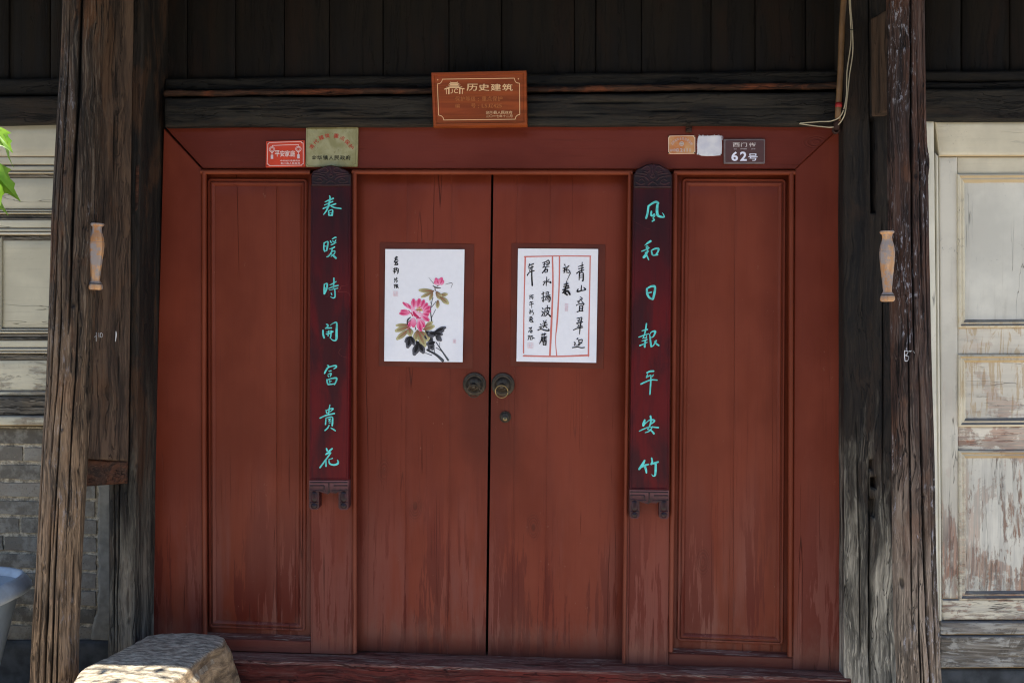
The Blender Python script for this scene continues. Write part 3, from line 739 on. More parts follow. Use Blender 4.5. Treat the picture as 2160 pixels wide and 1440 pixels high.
# ================================================================ boards and beams over the gate
up = thing('upper_board_wall', 'sooty vertical boarding above the gate, top of the picture', 'wall', (P(1060, 100, .06).x, .06, P(1060, 165, .06).z))
js = [347, 395, 497, 600, 695, 808, 947, 1058, 1212, 1257, 1353, 1500, 1593, 1700, 1785]
for k in range(len(js) - 1):
    d = random.uniform(-.004, .004)
    board('plank', [(js[k] + 1 + d * 100, -260), (js[k + 1] - 1, -260), (js[k + 1] - 1, 172), (js[k] + 1, 172)], .055 + d * .6, .025, M['plankdark'], up, 6, 30, .002, .001, .001, seed=k * 2.1)
upl = thing('upper_board_wall', 'sooty vertical boarding above the cream shopfront at far left', 'wall', (P(40, 100, .06).x, .06, P(40, 165, .06).z))
js = [-900, -780, -660, -540, -420, -300, -180, -60, 20, 106, 190, 262]
for k in range(len(js) - 1):
    board('plank', [(js[k] + 1, -260), (js[k + 1] - 1, -260), (js[k + 1] - 1, 172), (js[k] + 1, 172)], .055 + random.uniform(-.004, .004), .025, M['plankdark'], upl, 4, 20, .003, .002, .003, seed=k * 5.1)
upr = thing('upper_board_wall', 'sooty vertical boarding above the white shopfront at far right', 'wall', (P(2060, 100, .06).x, .06, P(2060, 150, .06).z))
js = [1872, 1950, 2028, 2130, 2230, 2340, 2450, 2560, 2670, 2780, 2890, 3000]
for k in range(len(js) - 1):
    board('plank', [(js[k] + 1, -260), (js[k + 1] - 1, -260), (js[k + 1] - 1, 155), (js[k] + 1, 155)], .055 + random.uniform(-.004, .004), .025, M['plankdark'], upr, 4, 20, .003, .002, .003, seed=k * 7.1)

def beamq(name, q, Y, t, mat, lab, cat='beam', nu=120, nv=8, amp=.004, cracks=(), edge=.006, seed=0, bev=.006):
    o = board(name, q, Y, t, mat, None, nu, nv, amp, edge, bev, 'X', cracks, seed, .0012)
    return tag(o, lab, cat)
CX = lambda a, b, t0, t1, d=.008, w=.0018, wa=.004: (a, b, t0, t1, d, w, wa)
beamq('upper_rail', [(347, 166), (1779, 148), (1779, 186), (347, 192)], .022, .05, M['beamgrey'], 'thin dark upper rail just below the central boarding', 'rail', amp=.003, seed=2, cracks=[CX(.6, .7, .1, .6)])
beamq('lintel_beam', [(346, 207), (1779, 193), (1779, 262), (346, 267)], -.035, .10, M['beamgrey'], 'broad dark lintel beam resting on the red gate head', amp=.006, cracks=[CX(.35, .5, .02, .4), CX(.6, .5, .55, .95), CX(.7, .72, .2, .7), CX(.2, .3, .45, .8)], seed=5, nv=16)
beamq('upper_rail', [(-900, 166), (262, 166), (262, 199), (-900, 202)], .02, .05, M['beam'], 'dark rail above the cream shopfront at far left', 'rail', 50, 6, .003, seed=8)
beamq('lintel_beam', [(-900, 204), (262, 203), (262, 260), (-900, 262)], -.03, .09, M['beam'], 'dark lintel beam directly over the cream boards at left', 'beam', 50, 8, .005, seed=9)
beamq('upper_rail', [(1872, 150), (3000, 144), (3000, 168), (1872, 171)], .02, .05, M['beam'], 'upper of two thin dark rails at far right', 'rail', 50, 6, .004, seed=12)
beamq('middle_rail', [(1872, 172), (3000, 168), (3000, 184), (1872, 187)], .005, .06, M['beam'], 'lower of two thin dark rails at far right', 'rail', 50, 6, .006, seed=15, edge=.012)
beamq('lintel_beam', [(1872, 188), (3000, 184), (3000, 255), (1872, 254)], -.03, .09, M['beamgrey'], 'dark cracked lintel beam over the white shopfront at right', 'beam', 70, 12, .006, seed=17, cracks=[CX(.35, .1, .25, .6, .012, .003), CX(.45, .3, .3, .7, .012, .003)])
# irregular bark strip between the rails
V = []; F = []; n = 220; m = 10
for i in range(n + 1):
    u = lerp(347, 1779, i / n); v = lerp(198, 181, i / n) + 2.2 * noise.noise(Vector((u * .012, 3, 1)))
    p = P(u, v, -.012); rr = .0115 * (1 + .35 * noise.noise(Vector((u * .018, 1, 1)))) + .003 * abs(noise.noise(Vector((u * .08, 5, 1))))
    if 940 < u < 1100: rr *= .8
    for k in range(m):
        a = 2 * math.pi * k / m; q = rr * (1 + .2 * noise.noise(Vector((u * .05, k * .9, 2))))
        V.append((p.x, p.y + q * math.cos(a), p.z + q * math.sin(a)))
for i in range(n):
    for k in range(m): F.append((i * m + k, i * m + (k + 1) % m, (i + 1) * m + (k + 1) % m, (i + 1) * m + k))
F += [tuple(range(m - 1, -1, -1)), tuple(n * m + k for k in range(m))]
tag(obj('bark_strip', V, F, M['bark'], None, True), 'knobbly reddish brown branch wedged along the top of the lintel', 'branch')

# ================================================================ square posts either side of the gate
CZ = lambda a, b, t0, t1, d=.010, w=.0022, wa=.006: (a, b, t0, t1, d, w, wa)
BP = board('square_post', [(240, -260), (304, -260), (281, 1420), (226, 1420)], -.17, .26, M['postl'], None, 46, 300, .005, .004, .006, 'Z',
           [CZ(.45, .35, .62, 1.0, .012, .002), CZ(.75, .7, .5, .8), CZ(.2, .25, .75, .98)], 21, .0015,
           holes=[])
board('splinter', [(286, 348, -.173), (293, 346, -.173), (291, 440, -.173), (285, 446, -.173)], 0, .004, M['crossbar'], BP, 3, 24, .002, .002, .001)
tag(BP, 'dark square post left of the gate, grey at its foot', 'post')
CP = board('square_post', [(1779, -260), (1872, -260), (1892, 1520), (1782, 1520)], -.075, .17, M['post'], None, 50, 320, .005, .003, .006, 'Z',
           [CZ(.52, .46, .68, 1.0, .02, .0035, .008), CZ(.25, .3, .62, .95), CZ(.8, .78, .4, .8), CZ(.55, .56, .02, .3, .015, .002, .004)], 33, .0015,
           holes=[(.56, .68, .285, .395, .05), (.53, .66, .711, .722, .04), (.50, .62, .736, .758, .03), (.5, .58, .688, .70, .02)])
tag(CP, 'dark square post right of the gate, long crack and pale grey foot', 'post')

# brown plank running from the left log back to the post, and the crossbar under it
pa = [(206, -260, -.33), (286, -260, -.178), (272, 973, -.178), (184, 967, -.33)]
PA = board('side_plank', pa, 0, .03, M['slab'], None, 40, 220, .003, .002, .004, 'Z', [CZ(.55, .5, .3, .62, .006, .0016), CZ(.75, .7, .7, .95, .006, .0014)], 41, .001)
tag(PA, 'tall brown plank between the left log and the square post', 'plank')
XB = board('crossbar', [(150, 966, -.32), (272, 973, -.180), (270, 1020, -.180), (150, 1028, -.32)], 0, .05, M['crossbar'], None, 30, 12, .003, .003, .005, 'X', (), 44, .001)
tag(XB, 'short brown crossbar joining the left log to the square post', 'crossbar')
BRk = board('bracket', [(1836, 40, -.082), (1872, 20, -.25), (1872, 232, -.25), (1838, 246, -.082)], 0, .04, M['slab'], None, 14, 50, .003, .002, .004, 'Z', (), 47, .001)
tag(BRk, 'dark brown bracket board at the top between right post and log', 'bracket')

# ================================================================ the two leaning round logs
def log(name, edges, Yc, mat, lab, cracks, knots=(), seed=0, squash=.9):
    sam = []
    for v, ul, ur in edges:
        a, b = P(ul, v, Yc), P(ur, v, Yc); sam.append((a.z, (a.x + b.x) / 2, (b.x - a.x) / 2 * .985))
    sam.sort()
    def at(z):
        if z <= sam[0][0]:
            s0, s1 = sam[0], sam[1]
        elif z >= sam[-1][0]: s0, s1 = sam[-2], sam[-1]
        else:
            for k in range(len(sam) - 1):
                if sam[k][0] <= z <= sam[k + 1][0]: s0, s1 = sam[k], sam[k + 1]; break
        t = (z - s0[0]) / (s1[0] - s0[0]); t = max(-1.5, min(2.5, t))
        r = lerp(s0[2], s1[2], t)
        return lerp(s0[1], s1[1], t), max(.05, min(.095, r))
    nz, na = 450, 270; z1 = 3.12; V = []; F = []; CK = []
    for j in range(nz + 1):
        z = z1 * j / nz; x, r = at(z)
        for i in range(na):
            a = 2 * math.pi * i / na            # a = 0 faces the camera (-Y)
            ca, sa = math.cos(a), math.sin(a)
            d = .07 * noise.noise(Vector((sa * 1.3 + seed, ca * 1.3, z * 1.1))) + .035 * noise.noise(Vector((sa * 4 + seed, ca * 4, z * 1.5)))
            rr = r * (1 + d)
            rr += .0022 * noise.noise(Vector((sa * 26 + seed, ca * 26, z * 1.7))) + .0011 * noise.noise(Vector((sa * 60, ca * 60 + seed, z * 4)))
            ad = a if a < math.pi else a - 2 * math.pi; ck = 0.0
            if abs(ad) < 1.7:
                for c in cracks:     # (angle0, angle1, z0, z1, depth, width, wander)
                    if c[2] < z < c[3]:
                        k = (z - c[2]) / (c[3] - c[2])
                        ce = lerp(c[0], c[1], k) + c[6] * noise.noise(Vector((c[0] * 9 + seed, z * 3.2, 3))) + c[6] * .3 * noise.noise(Vector((c[0] * 9 + seed, z * 17, 8)))
                        dd = abs(ad - ce) * r; w = c[5] * (1 + .6 * noise.noise(Vector((z * 9, c[0], 5)))) * (.45 + .55 * math.sin(math.pi * k))
                        if dd < w * 2:
                            e = math.sin(math.pi * k) ** .4 * math.exp(-(dd / w) ** 2); rr -= c[4] * e; ck = max(ck, min(1, e * 1.3))
                for kn in knots:     # (angle, z, radius, height)
                    dd = math.hypot((ad - kn[0]) * r, (z - kn[1]) * .75) / kn[2]
                    if dd < .45: ck = max(ck, 1 - dd * 2)
                    if dd < 2: rr += kn[3] * math.exp(-dd * dd * 2) - kn[3] * 1.3 * math.exp(-(dd * 3) ** 2) + .0015 * math.sin(dd * 16) * math.exp(-dd)
            V.append((x + rr * sa, Yc - rr * ca * squash, z)); CK.append(ck)
    for j in range(nz):
        for i in range(na):
            F.append((j * na + i, j * na + (i + 1) % na, (j + 1) * na + (i + 1) % na, (j + 1) * na + i))
    F += [tuple(range(na - 1, -1, -1)), tuple(nz * na + i for i in range(na))]
    o = obj(name, V, F, mat, None, True, crk=CK); tag(o, lab, 'log post')
    bv = BVHTree.FromPolygons([Vector(v) for v in V], [f for f in F if len(f) == 4])
    return o, bv
YL = -.36
logL, bvL = log('log_post', [(-60, 139, 218), (0, 137, 214), (100, 134, 212), (250, 125, 211), (480, 112, 201), (700, 106, 194), (800, 102, 190), (960, 92, 182), (1200, 80, 169), (1330, 73, 164), (1440, 68, 160)], YL, M['logl'],
    'leaning weathered brown log post at the left, dark above and tan below',
    [(.33, .42, 1.45, 3.05, .030, .0052, .05), (.05, .0, .0, .85, .022, .0036, .06), (.35, .28, .0, .9, .015, .0026, .05), (-.35, -.3, .0, .7, .012, .0022, .05),
     (-.45, -.3, 1.0, 2.3, .010, .0022, .06), (-.1, -.05, 1.0, 1.8, .012, .0022, .06), (.7, .75, .8, 1.7, .010, .0022, .05), (-.8, -.7, .2, 2.6, .010, .0024, .05), (.6, .5, .1, .6, .01, .002, .04), (.12, .2, .7, 1.3, .01, .002, .04), (-.2, -.25, 1.9, 2.6, .01, .002, .04)],
    [(.25, 1.13, .016, .008), (-.25, .66, .017, .008), (-.1, 2.0, .02, .004), (.5, 1.55, .02, .006), (-.6, .35, .02, .006)], 1.7)
YR = -.34
logR, bvR = log('log_post', [(-60, 1869, 1948), (0, 1870, 1950), (250, 1871, 1953), (380, 1872, 1956), (480, 1873, 1957), (700, 1879, 1961), (800, 1880, 1964), (960, 1882, 1969), (1200, 1883, 1974), (1330, 1886, 1979), (1440, 1892, 1984)], YR, M['logr'],
    'weathered purple brown log post at the right, whitish scuffs, grey below',
    [(-.12, .05, 1.35, 3.0, .024, .0034, .05), (.35, .1, .1, 1.4, .022, .0036, .05), (.6, .75, .15, 1.2, .018, .003, .05), (-.45, -.4, .5, 1.6, .012, .0024, .05), (-.2, -.1, .0, .8, .014, .0024, .05),
     (.0, -.05, .0, .5, .014, .0024, .05), (.5, .3, 1.5, 2.4, .010, .0022, .05), (.95, .9, .3, 1.5, .012, .0024, .05), (.3, .35, .0, .6, .012, .002, .04), (.75, .7, 1.4, 2.6, .008, .002, .04)],
    [(.95, 2.03, .035, .010), (.15, 1.98, .022, .005), (-.2, .47, .014, .005), (1.0, .5, .03, .006), (.2, .95, .02, .005)], 5.1)

def surf(bv, back):
    def f(u, v):
        d = (P(u, v, 0) - CAM).normalized(); h = bv.ray_cast(CAM, d)
        return (h[0].y if h[0] else back) - .0008
    return f
# chalk marks
def bvh_of(o):
    me = o.data; off = o.matrix_basis.translation
    return BVHTree.FromPolygons([v.co + woff(o) for v in me.vertices], [tuple(p.vertices) for p in me.polygons if len(p.vertices) == 4])
ik = Ink(1890, 725, 10, 0, 0, .0008, surf(bvR, YR - .06))
for s in ([(185, 140, 14), (180, 240, 16), (190, 360, 14)], [(190, 150, 12), (250, 160, 14), (240, 210, 12), (200, 240, 10)], [(200, 245, 12), (265, 270, 16), (250, 350, 14), (195, 365, 14)], [(260, 160, 12), (290, 150, 14), (320, 160, 8)], [(360, 150, 10), (390, 190, 12)], [(290, 175, 8), (330, 140, 8)]): ik.stroke(s, (1, 1, 1))
tag(ik.build('chalk_mark', M['chalk'], logR), 'white chalk letter B')
bvP = bvh_of(PA)
ik = Ink(190, 690, 10, 0, 0, .0008, surf(bvP, -.2))
for s in ([(60, 120, 7), (55, 300, 7)], [(60, 210, 6), (125, 190, 6)], [(130, 110, 7), (128, 300, 7)], [(185, 120, 7), (190, 220, 7)], [(225, 120, 7), (215, 170, 7), (228, 215, 7), (262, 190, 7), (262, 140, 7), (228, 118, 7)]): ik.stroke(s, (1, 1, 1))
tag(ik.build('chalk_mark', M['chalk'], PA), 'faint white chalk letters H10')
ik = Ink(190, 690, 10, 0, 0, .0008, surf(bvP, -.2)); ik.stroke([(545, 90, 16), (550, 160, 26), (535, 300, 8)], (1, 1, 1)); ik.build('chalk_scuff', M['chalk'], PA)

# turned wooden pegs
def peg(u0, v0, u1, v1, bv, back, lab, tilt=0.0):
    uc, vm = (u0 + u1) / 2, (v0 + v1) / 2
    d = (P(uc, vm, 0) - CAM).normalized(); h = bv.ray_cast(CAM, d); ys = (h[0].y if h[0] else back)
    Y = ys - .018
    top, bot = P(uc, v0, Y), P(uc, v1, Y); H = top.z - bot.z; wpx = (P(u1, vm, Y).x - P(u0, vm, Y).x) / 2
    prof = [(.80, 0), (.97, .02), (1.0, .045), (.93, .075), (.82, .09), (.86, .10), (.66, .125), (.58, .15), (.62, .2), (.72, .32), (.86, .45), (.98, .58), (1.03, .66), (1.02, .715), (.97, .72), (.98, .73), (1.0, .735), (.92, .79), (.72, .86), (.66, .91), (.70, .95), (.92, .965), (.98, .985), (.9, 1.0)]
    t = thing('turned_peg', lab, 'peg', (bot.x, Y, bot.z), 'turned wooden pegs on the log posts')
    t.rotation_euler = (0, tilt, 0)
    c = (bot.x, Y, bot.z)
    lathe('peg_body', [(r * wpx, z * H) for r, z in prof], c, M['peg'], t, 8, 'Z', phase=.5, squash=.75, flat=True)
    lathe('neck_groove', [(wpx * .835, H * .088), (wpx * .835, H * .097)], (c[0], c[1] - .001, c[2]), M['black'], t, 12, 'Z', phase=.5, squash=.8)
    tube('peg_stub', [Vector((c[0], Y, c[2] + H * .5)), Vector((c[0] + .0, ys + .03, c[2] + H * .5))], .007, M['black'], t, 8)
# (bounds of the pegs in the photo)
peg(185, 471, 216, 611, bvL, YL - .05, 'pale turned wooden peg on the left log post', R(1.5))
peg(1856, 487, 1888, 636, bvR, YR - .05, 'pale turned wooden peg on the right log post', R(-1))

# ================================================================ left bay: cream boarding, bricks, plinth
lb = thing('cream_shopfront', 'cream painted panelled boarding behind the left log', 'panelling', (P(0, 890, .01).x, .01, P(0, 898, .01).z))
def hb(name, v0, v1, Y, t, mat, parent, u0=-900, u1=262, bev=.002, nu=24, nv=3, amp=.0012, sl=0, seed=0):
    return board(name, [(u0, v0), (u1, v0 + sl), (u1, v1 + sl), (u0, v1)], Y, t, mat, parent, nu, nv, amp, .001, bev, 'X', (), seed)
hb('top_board', 262, 330, .010, .03, M['cream'], lb, seed=1)
hb('top_board', 330.8, 348, .013, .03, M['cream'], lb, seed=2, bev=.003)
hb('top_board', 349, 361, .006, .03, M['cream'], lb, seed=3, bev=.004)
hb('moulding', 362, 366, -.002, .03, M['cream'], lb, bev=.002); hb('moulding', 367, 374, .008, .03, M['greywood'], lb, bev=.003)
hb('panel_board', 375, 441, .016, .03, M['cream'], lb, seed=5)
hb('moulding', 441.5, 447, .006, .03, M['cream'], lb, bev=.003); hb('moulding', 447.5, 451, -.001, .03, M['cream'], lb)
hb('moulding', 452, 459, .010, .03, M['greywood'], lb, bev=.003); hb('moulding', 459.5, 463, .004, .03, M['greywood'], lb)
hb('rail', 463.5, 481, .008, .03, M['cream'], lb, seed=7)
hb('moulding', 481.5, 489, .001, .03, M['cream'], lb, bev=.003); hb('moulding', 489.5, 495, -.004, .03, M['creamz'], lb, bev=.002)
hb('moulding', 496, 506, .010, .03, M['greywood'], lb, bev=.004)
hb('panel_board', 506.5, 692, .018, .03, M['creamlow'], lb, u0=3, seed=9, nv=10)
hb('panel_board', 506.5, 692, .018, .03, M['creamlow'], lb, u0=-900, u1=-30, seed=10, nv=10)
board('moulding', [(-29, 500), (3, 500), (2, 700), (-30, 700)], .006, .04, M['cream'], lb, 3, 10, .001, .001, .004)
hb('moulding', 692.5, 698, .008, .03, M['cream'], lb, bev=.003); hb('moulding', 698.5, 703, .000, .03, M['cream'], lb)
hb('moulding', 703.5, 711, .008, .03, M['greywood'], lb, bev=.003); hb('moulding', 711.5, 717, .003, .03, M['greywood'], lb)
hb('rail', 717.5, 733, .008, .03, M['creamlow'], lb, seed=12)
hb('moulding', 733.5, 741, .001, .03, M['cream'], lb, bev=.003); hb('moulding', 741.5, 745, -.004, .03, M['creamz'], lb)
hb('moulding', 746, 759, .010, .03, M['greywood'], lb, bev=.005)
hb('panel_board', 759.5, 824, .017, .03, M['creamlow'], lb, seed=14, nv=5)
hb('moulding', 824.5, 835, .006, .03, M['creamlow'], lb, bev=.004)
hb('sill', 836, 876, -.012, .06, M['greywood'], lb, seed=16, amp=.004, bev=.006, nv=5)
hb('sill', 876.5, 898, -.022, .07, M['creamlow'], lb, seed=18, amp=.003, bev=.005)

bw = thing('brick_wall', 'grey brick wall with pale rough mortar at lower left', 'brick wall', (P(60, 1350, .03).x, .03, 0))
Yw = .022
zt, zb = P(60, 900, Yw).z, P(60, 1352, Yw).z
x0w, x1w = P(-900, 1100, Yw).x, P(203, 1100, Yw).x
nc_ = 12; pitch = (zt - zb) / nc_
# rough mortar bed
nu, nv = 170, 150; V = []; F = []
for j in range(nv + 1):
    for i in range(nu + 1):
        x = lerp(x0w, x1w + .02, i / nu); z = lerp(zb, zt, j / nv)
        V.append((x, Yw + .0035 + .006 * noise.noise(Vector((x * 30, z * 30, 1))) + .004 * noise.noise(Vector((x * 90, z * 90, 1))), z))
for j in range(nv):
    for i in range(nu): a = j * (nu + 1) + i; F.append((a, a + 1, a + nu + 2, a + nu + 1))
tag(obj('mortar', V, F, M['mortar'], bw, True), kind='stuff')
def brick(x0, x1, z0, z1, Y, parent, sd):
    V = []; nx, nz_ = 4, 2
    for j in range(nz_ + 1):
        for i in range(nx + 1):
            x = lerp(x0, x1, i / nx); z = lerp(z0, z1, j / nz_)
            w = .0042
            V.append((x + w * noise.noise(Vector((x * 40, z * 40, sd))), Y + .0015 * noise.noise(Vector((x * 50, z * 50, sd + 3))) + (0.002 if i in (0, nx) or j in (0, nz_) else 0), z + w * noise.noise(Vector((x * 40, z * 40, sd + 9)))))
    F = [(j * (nx + 1) + i, j * (nx + 1) + i + 1, (j + 1) * (nx + 1) + i + 1, (j + 1) * (nx + 1) + i) for j in range(nz_) for i in range(nx)]
    ring = list(range(nx + 1)) + [j * (nx + 1) + nx for j in range(1, nz_ + 1)] + [nz_ * (nx + 1) + i for i in range(nx - 1, -1, -1)] + [j * (nx + 1) for j in range(nz_ - 1, 0, -1)]
    b0 = len(V); V += [(V[r][0], Y + .06, V[r][2]) for r in ring]; n = len(ring)
    F += [(ring[k], b0 + k, b0 + (k + 1) % n, ring[(k + 1) % n]) for k in range(n)]
    return obj('brick', V, F, M['brick'], parent)
LB = .228
for c in range(nc_):
    z0 = zb + c * pitch + .007; z1 = z0 + pitch - .015
    x = x0w - random.uniform(0, .1) - (.12 if c % 2 else 0)
    while x < x1w - .02:
        L = random.choice((LB, LB, LB * .5, LB * .96)); xe = min(x + L, x1w + random.uniform(-.006, .004))
        if xe - x > .03 and xe > x0w: brick(max(x, x0w), xe, z0 + random.uniform(-.002, .002), z1 + random.uniform(-.003, .002), Yw - .0035 + random.uniform(-.003, .002), bw, c * 7.7 + x)
        x = xe + .011
# cement render strip with a broken edge beside the post
V = []; F = []; n = 60
xa, xb = P(201, 1100, .0).x, P(236, 1100, .0).x; za, zc = P(210, 1022, 0).z, P(210, 1350, 0).z
for j in range(n + 1):
    z = lerp(zc, za, j / n); zz = (z - zc) / (za - zc)
    wl = .010 * noise.noise(Vector((z * 22, 1, 1))) + .006 * noise.noise(Vector((z * 60, 1, 1))); wl -= (.03 * (1 - sm(.0, .25, zz)))
    for i in range(8):
        s = i / 7; x = lerp(xa + wl, xb, s)
        V.append((x, .004 + (.022 if i == 0 else 0) + .003 * noise.noise(Vector((x * 60, z * 60, 1))), z))
for j in range(n):
    for i in range(7): a = j * 8 + i; F.append((a, a + 1, a + 9, a + 8))
obj('cement_render', V, F, M['plaster'], bw, True)
pl = board('stone_plinth', [(-900, 1352), (250, 1352), (250, 1560), (-900, 1560)], -.005, .15, M['basestone'], None, 60, 14, .006, .006, .008, 'X', (), 3, .002)
tag(pl, 'dark stone plinth under the grey brick wall at left', 'plinth')

# ================================================================ right bay: flaking white shopfront
rb = thing('white_shopfront', 'flaking white panelled door and frame right of the right log', 'door', (P(2080, 1400, .0).x, .0, P(2080, 1405, 0).z))
B_ = lambda nm, q, Y, t, m, **k: board(nm, q, Y, t, M[m], rb, **k)
B_('jamb', [(1935, 255), (1970.5, 255), (1981, 1310), (1945, 1310)], -.012, .06, 'whitetrim', nu=4, nv=80, amp=.001, bev=.003, edge=.002)
B_('head_rail', [(1973, 256), (3000, 254), (3000, 329), (1982, 329)], -.008, .05, 'whitetrimx', nu=60, nv=8, amp=.0015, bev=.004, grain='X', cracks=[(.72, .62, .02, .25, .006, .0015, .003)])
B_('frame_bead', [(1973.5, 322), (1979.5, 329), (1987, 1310), (1980.5, 1310)], -.004, .05, 'whitetrim', nu=2, nv=40, bev=.004)
B_('door_stile', [(1980.5, 331), (2019, 331), (2022, 1262), (1987.5, 1262)], .006, .04, 'whitez', nu=8, nv=90, amp=.0012, bev=.002)
B_('door_rail', [(2020, 331), (3000, 330), (3000, 368), (2020, 369)], .007, .04, 'whitetrimx', nu=40, nv=5, amp=.0012, bev=.002, grain='X')
B_('door_rail', [(2021, 690), (3000, 688), (3000, 748), (2021, 749)], .007, .04, 'whitepanelx', nu=40, nv=8, amp=.0012, bev=.003, grain='X')
B_('door_rail', [(2021, 898), (3000, 896), (3000, 950), (2022, 951)], .007, .04, 'whitepanelx', nu=40, nv=8, amp=.0012, bev=.003, grain='X')
B_('door_rail', [(1987, 1263), (3000, 1262), (3000, 1305), (1988, 1308)], .002, .045, 'whitex', nu=40, nv=8, amp=.0015, bev=.004, grain='X')
def rpanel(q, m1, m2):
    Y = .018
    poly = [(P(u, v, .006).x, P(u, v, .006).z) for u, v in q]
    rings('moulding', poly, [(-.002, .0075), (0, -.001), (.006, -.003), (.009, .004), (.013, .007), (.019, .005), (.024, .012), (.030, Y)], M[m1], rb, fill=False)
    (a, b), (c, d), (e, f), (g_, h) = q
    board('panel_board', [(a + 10, b + 10), (c - 10, d + 10), (e - 10, f - 10), (g_ + 10, h - 10)], Y - .001, .02, M[m2], rb, nu=30, nv=40, amp=.0012, bev=.001)
rpanel([(2019, 368), (2380, 366), (2380, 689), (2021, 691)], 'whitetrimx', 'whitepanel')
rpanel([(2021, 748), (2380, 747), (2380, 897), (2022, 899)], 'whitetrimx', 'whitepanelx')
rpanel([(2022, 950), (2380, 949), (2380, 1262), (2023, 1264)], 'whitex', 'whitepanel')
rpanel([(2440, 366), (2860, 365), (2860, 687), (2440, 689)], 'whitetrimx', 'whitepanel')
rpanel([(2440, 747), (2860, 746), (2860, 896), (2440, 897)], 'whitetrimx', 'whitepanelx')
rpanel([(2440, 949), (2860, 948), (2860, 1261), (2440, 1262)], 'whitex', 'whitepanel')
B_('door_stile', [(2861, 366), (3000, 366), (3000, 1262), (2861, 1262)], .0065, .04, 'whitez', nu=4, nv=20, bev=.002)
B_('door_stile', [(2380, 366), (2440, 366), (2440, 1262), (2380, 1262)], .006, .04, 'whitez', nu=4, nv=20, bev=.002)
B_('base_board', [(1985, 1311), (3000, 1309), (3000, 1336), (1985, 1339)], -.012, .06, 'railgrey', nu=50, nv=6, amp=.003, bev=.004, grain='X', cracks=[(.4, .5, .1, .5, .005, .0015, .003)])
B_('base_board', [(1984, 1341), (3000, 1338), (3000, 1406), (1984, 1409)], -.020, .07, 'railgrey', nu=50, nv=12, amp=.003, bev=.004, grain='X', cracks=[(.4, .35, .05, .6, .006, .002, .004), (.65, .6, .1, .8, .006, .002, .004), (.8, .85, .2, .7, .006, .0016, .004)])
pr = board('stone_plinth', [(1890, 1411), (3000, 1409), (3000, 1560), (1890, 1560)], -.004, .15, M['basestone'], None, 40, 8, .004, .004, .006, 'X', (), 13, .002)
tag(pr, 'dark stone plinth under the white shopfront at right', 'plinth')

# ================================================================ seat stone
zt_ = P(400, 1326, -.10).z
outl = [PZ(*p, zt_) for p in ((150, 1432), (168, 1403), (250, 1368), (312, 1331), (400, 1326), (462, 1330), (486, 1342), (476, 1352), (430, 1384), (392, 1416), (368, 1436))]
front = [outl[-1] + Vector((-.03, -.10, 0)), outl[-1] + Vector((-.16, -.16, 0)), outl[0] + Vector((.02, -.10, 0))]
outl += front
cen = sum(outl, Vector()) / len(outl)
# resample outline
def resamp(pts, n):
    L = [0]; m = len(pts)
    for i in range(m): L.append(L[-1] + (pts[(i + 1) % m] - pts[i]).length)
    out = []
    for k in range(n):
        d = L[-1] * k / n
        for i in range(m):
            if L[i] <= d <= L[i + 1]: out.append(pts[i].lerp(pts[(i + 1) % m], (d - L[i]) / max(1e-9, L[i + 1] - L[i]))); break
    return out
o2 = resamp(outl, 240); o2 = [sum((o2[(i + q_) % 240] for q_ in range(-6, 7)), Vector()) / 13 for i in range(240)]
o2 = [p + (p - cen).normalized() * .010 * noise.noise(p * 14) for p in o2]
V = []; F = []; na = 240
prof = [(k / 40, 0.0) for k in range(0, 37)] + [(.935, -.002), (.955, -.005), (.975, -.010), (.992, -.019), (1.004, -.030), (1.012, -.045)] + [(1.02 + .012 * k, -.045 - .03 * k) for k in range(1, 9)] + [(1.1, -zt_)]
for s, dz in prof:
    for i in range(na):
        p = cen.lerp(o2[i], s) if s > 0 else cen.copy()
        nd = (o2[i] - cen).normalized()
        side = sm(0.0, .05, -dz)
        p = p + nd * side * (.014 * noise.noise(p * 8 + Vector((0, 0, dz * 8))) + .010 * noise.noise(p * 26 + Vector((0, 0, dz * 26))) + .004 * noise.noise(p * 80 + Vector((0, 0, dz * 80))))
        z = zt_ + dz + (.006 * noise.noise(Vector((p.x * 6, p.y * 6, 1))) + .0035 * noise.noise(Vector((p.x * 22, p.y * 30, 1))) + .0022 * noise.noise(Vector((p.x * 60, p.y * 90, 1)))) * (1 - side)
        z -= .006 * s ** 4 * (1 - side)
        # right flank falls back towards the wall side at px ~508
        if dz < -.04: p.x += .035 * min(1, -dz / .2) * (1 if nd.x > .3 else 0)
        V.append((p.x, min(p.y, -.09) if s > .9 and p.y > -.1 else p.y, max(0.0, z)))
for k in range(len(prof) - 1):
    for i in range(na): F.append((k * na + i, k * na + (i + 1) % na, (k + 1) * na + (i + 1) % na, (k + 1) * na + i))
tag(obj('seat_stone', V, F, M['stone'], None, True), 'rough grey stone block with a sunlit front corner, before the gate at left', 'stone')

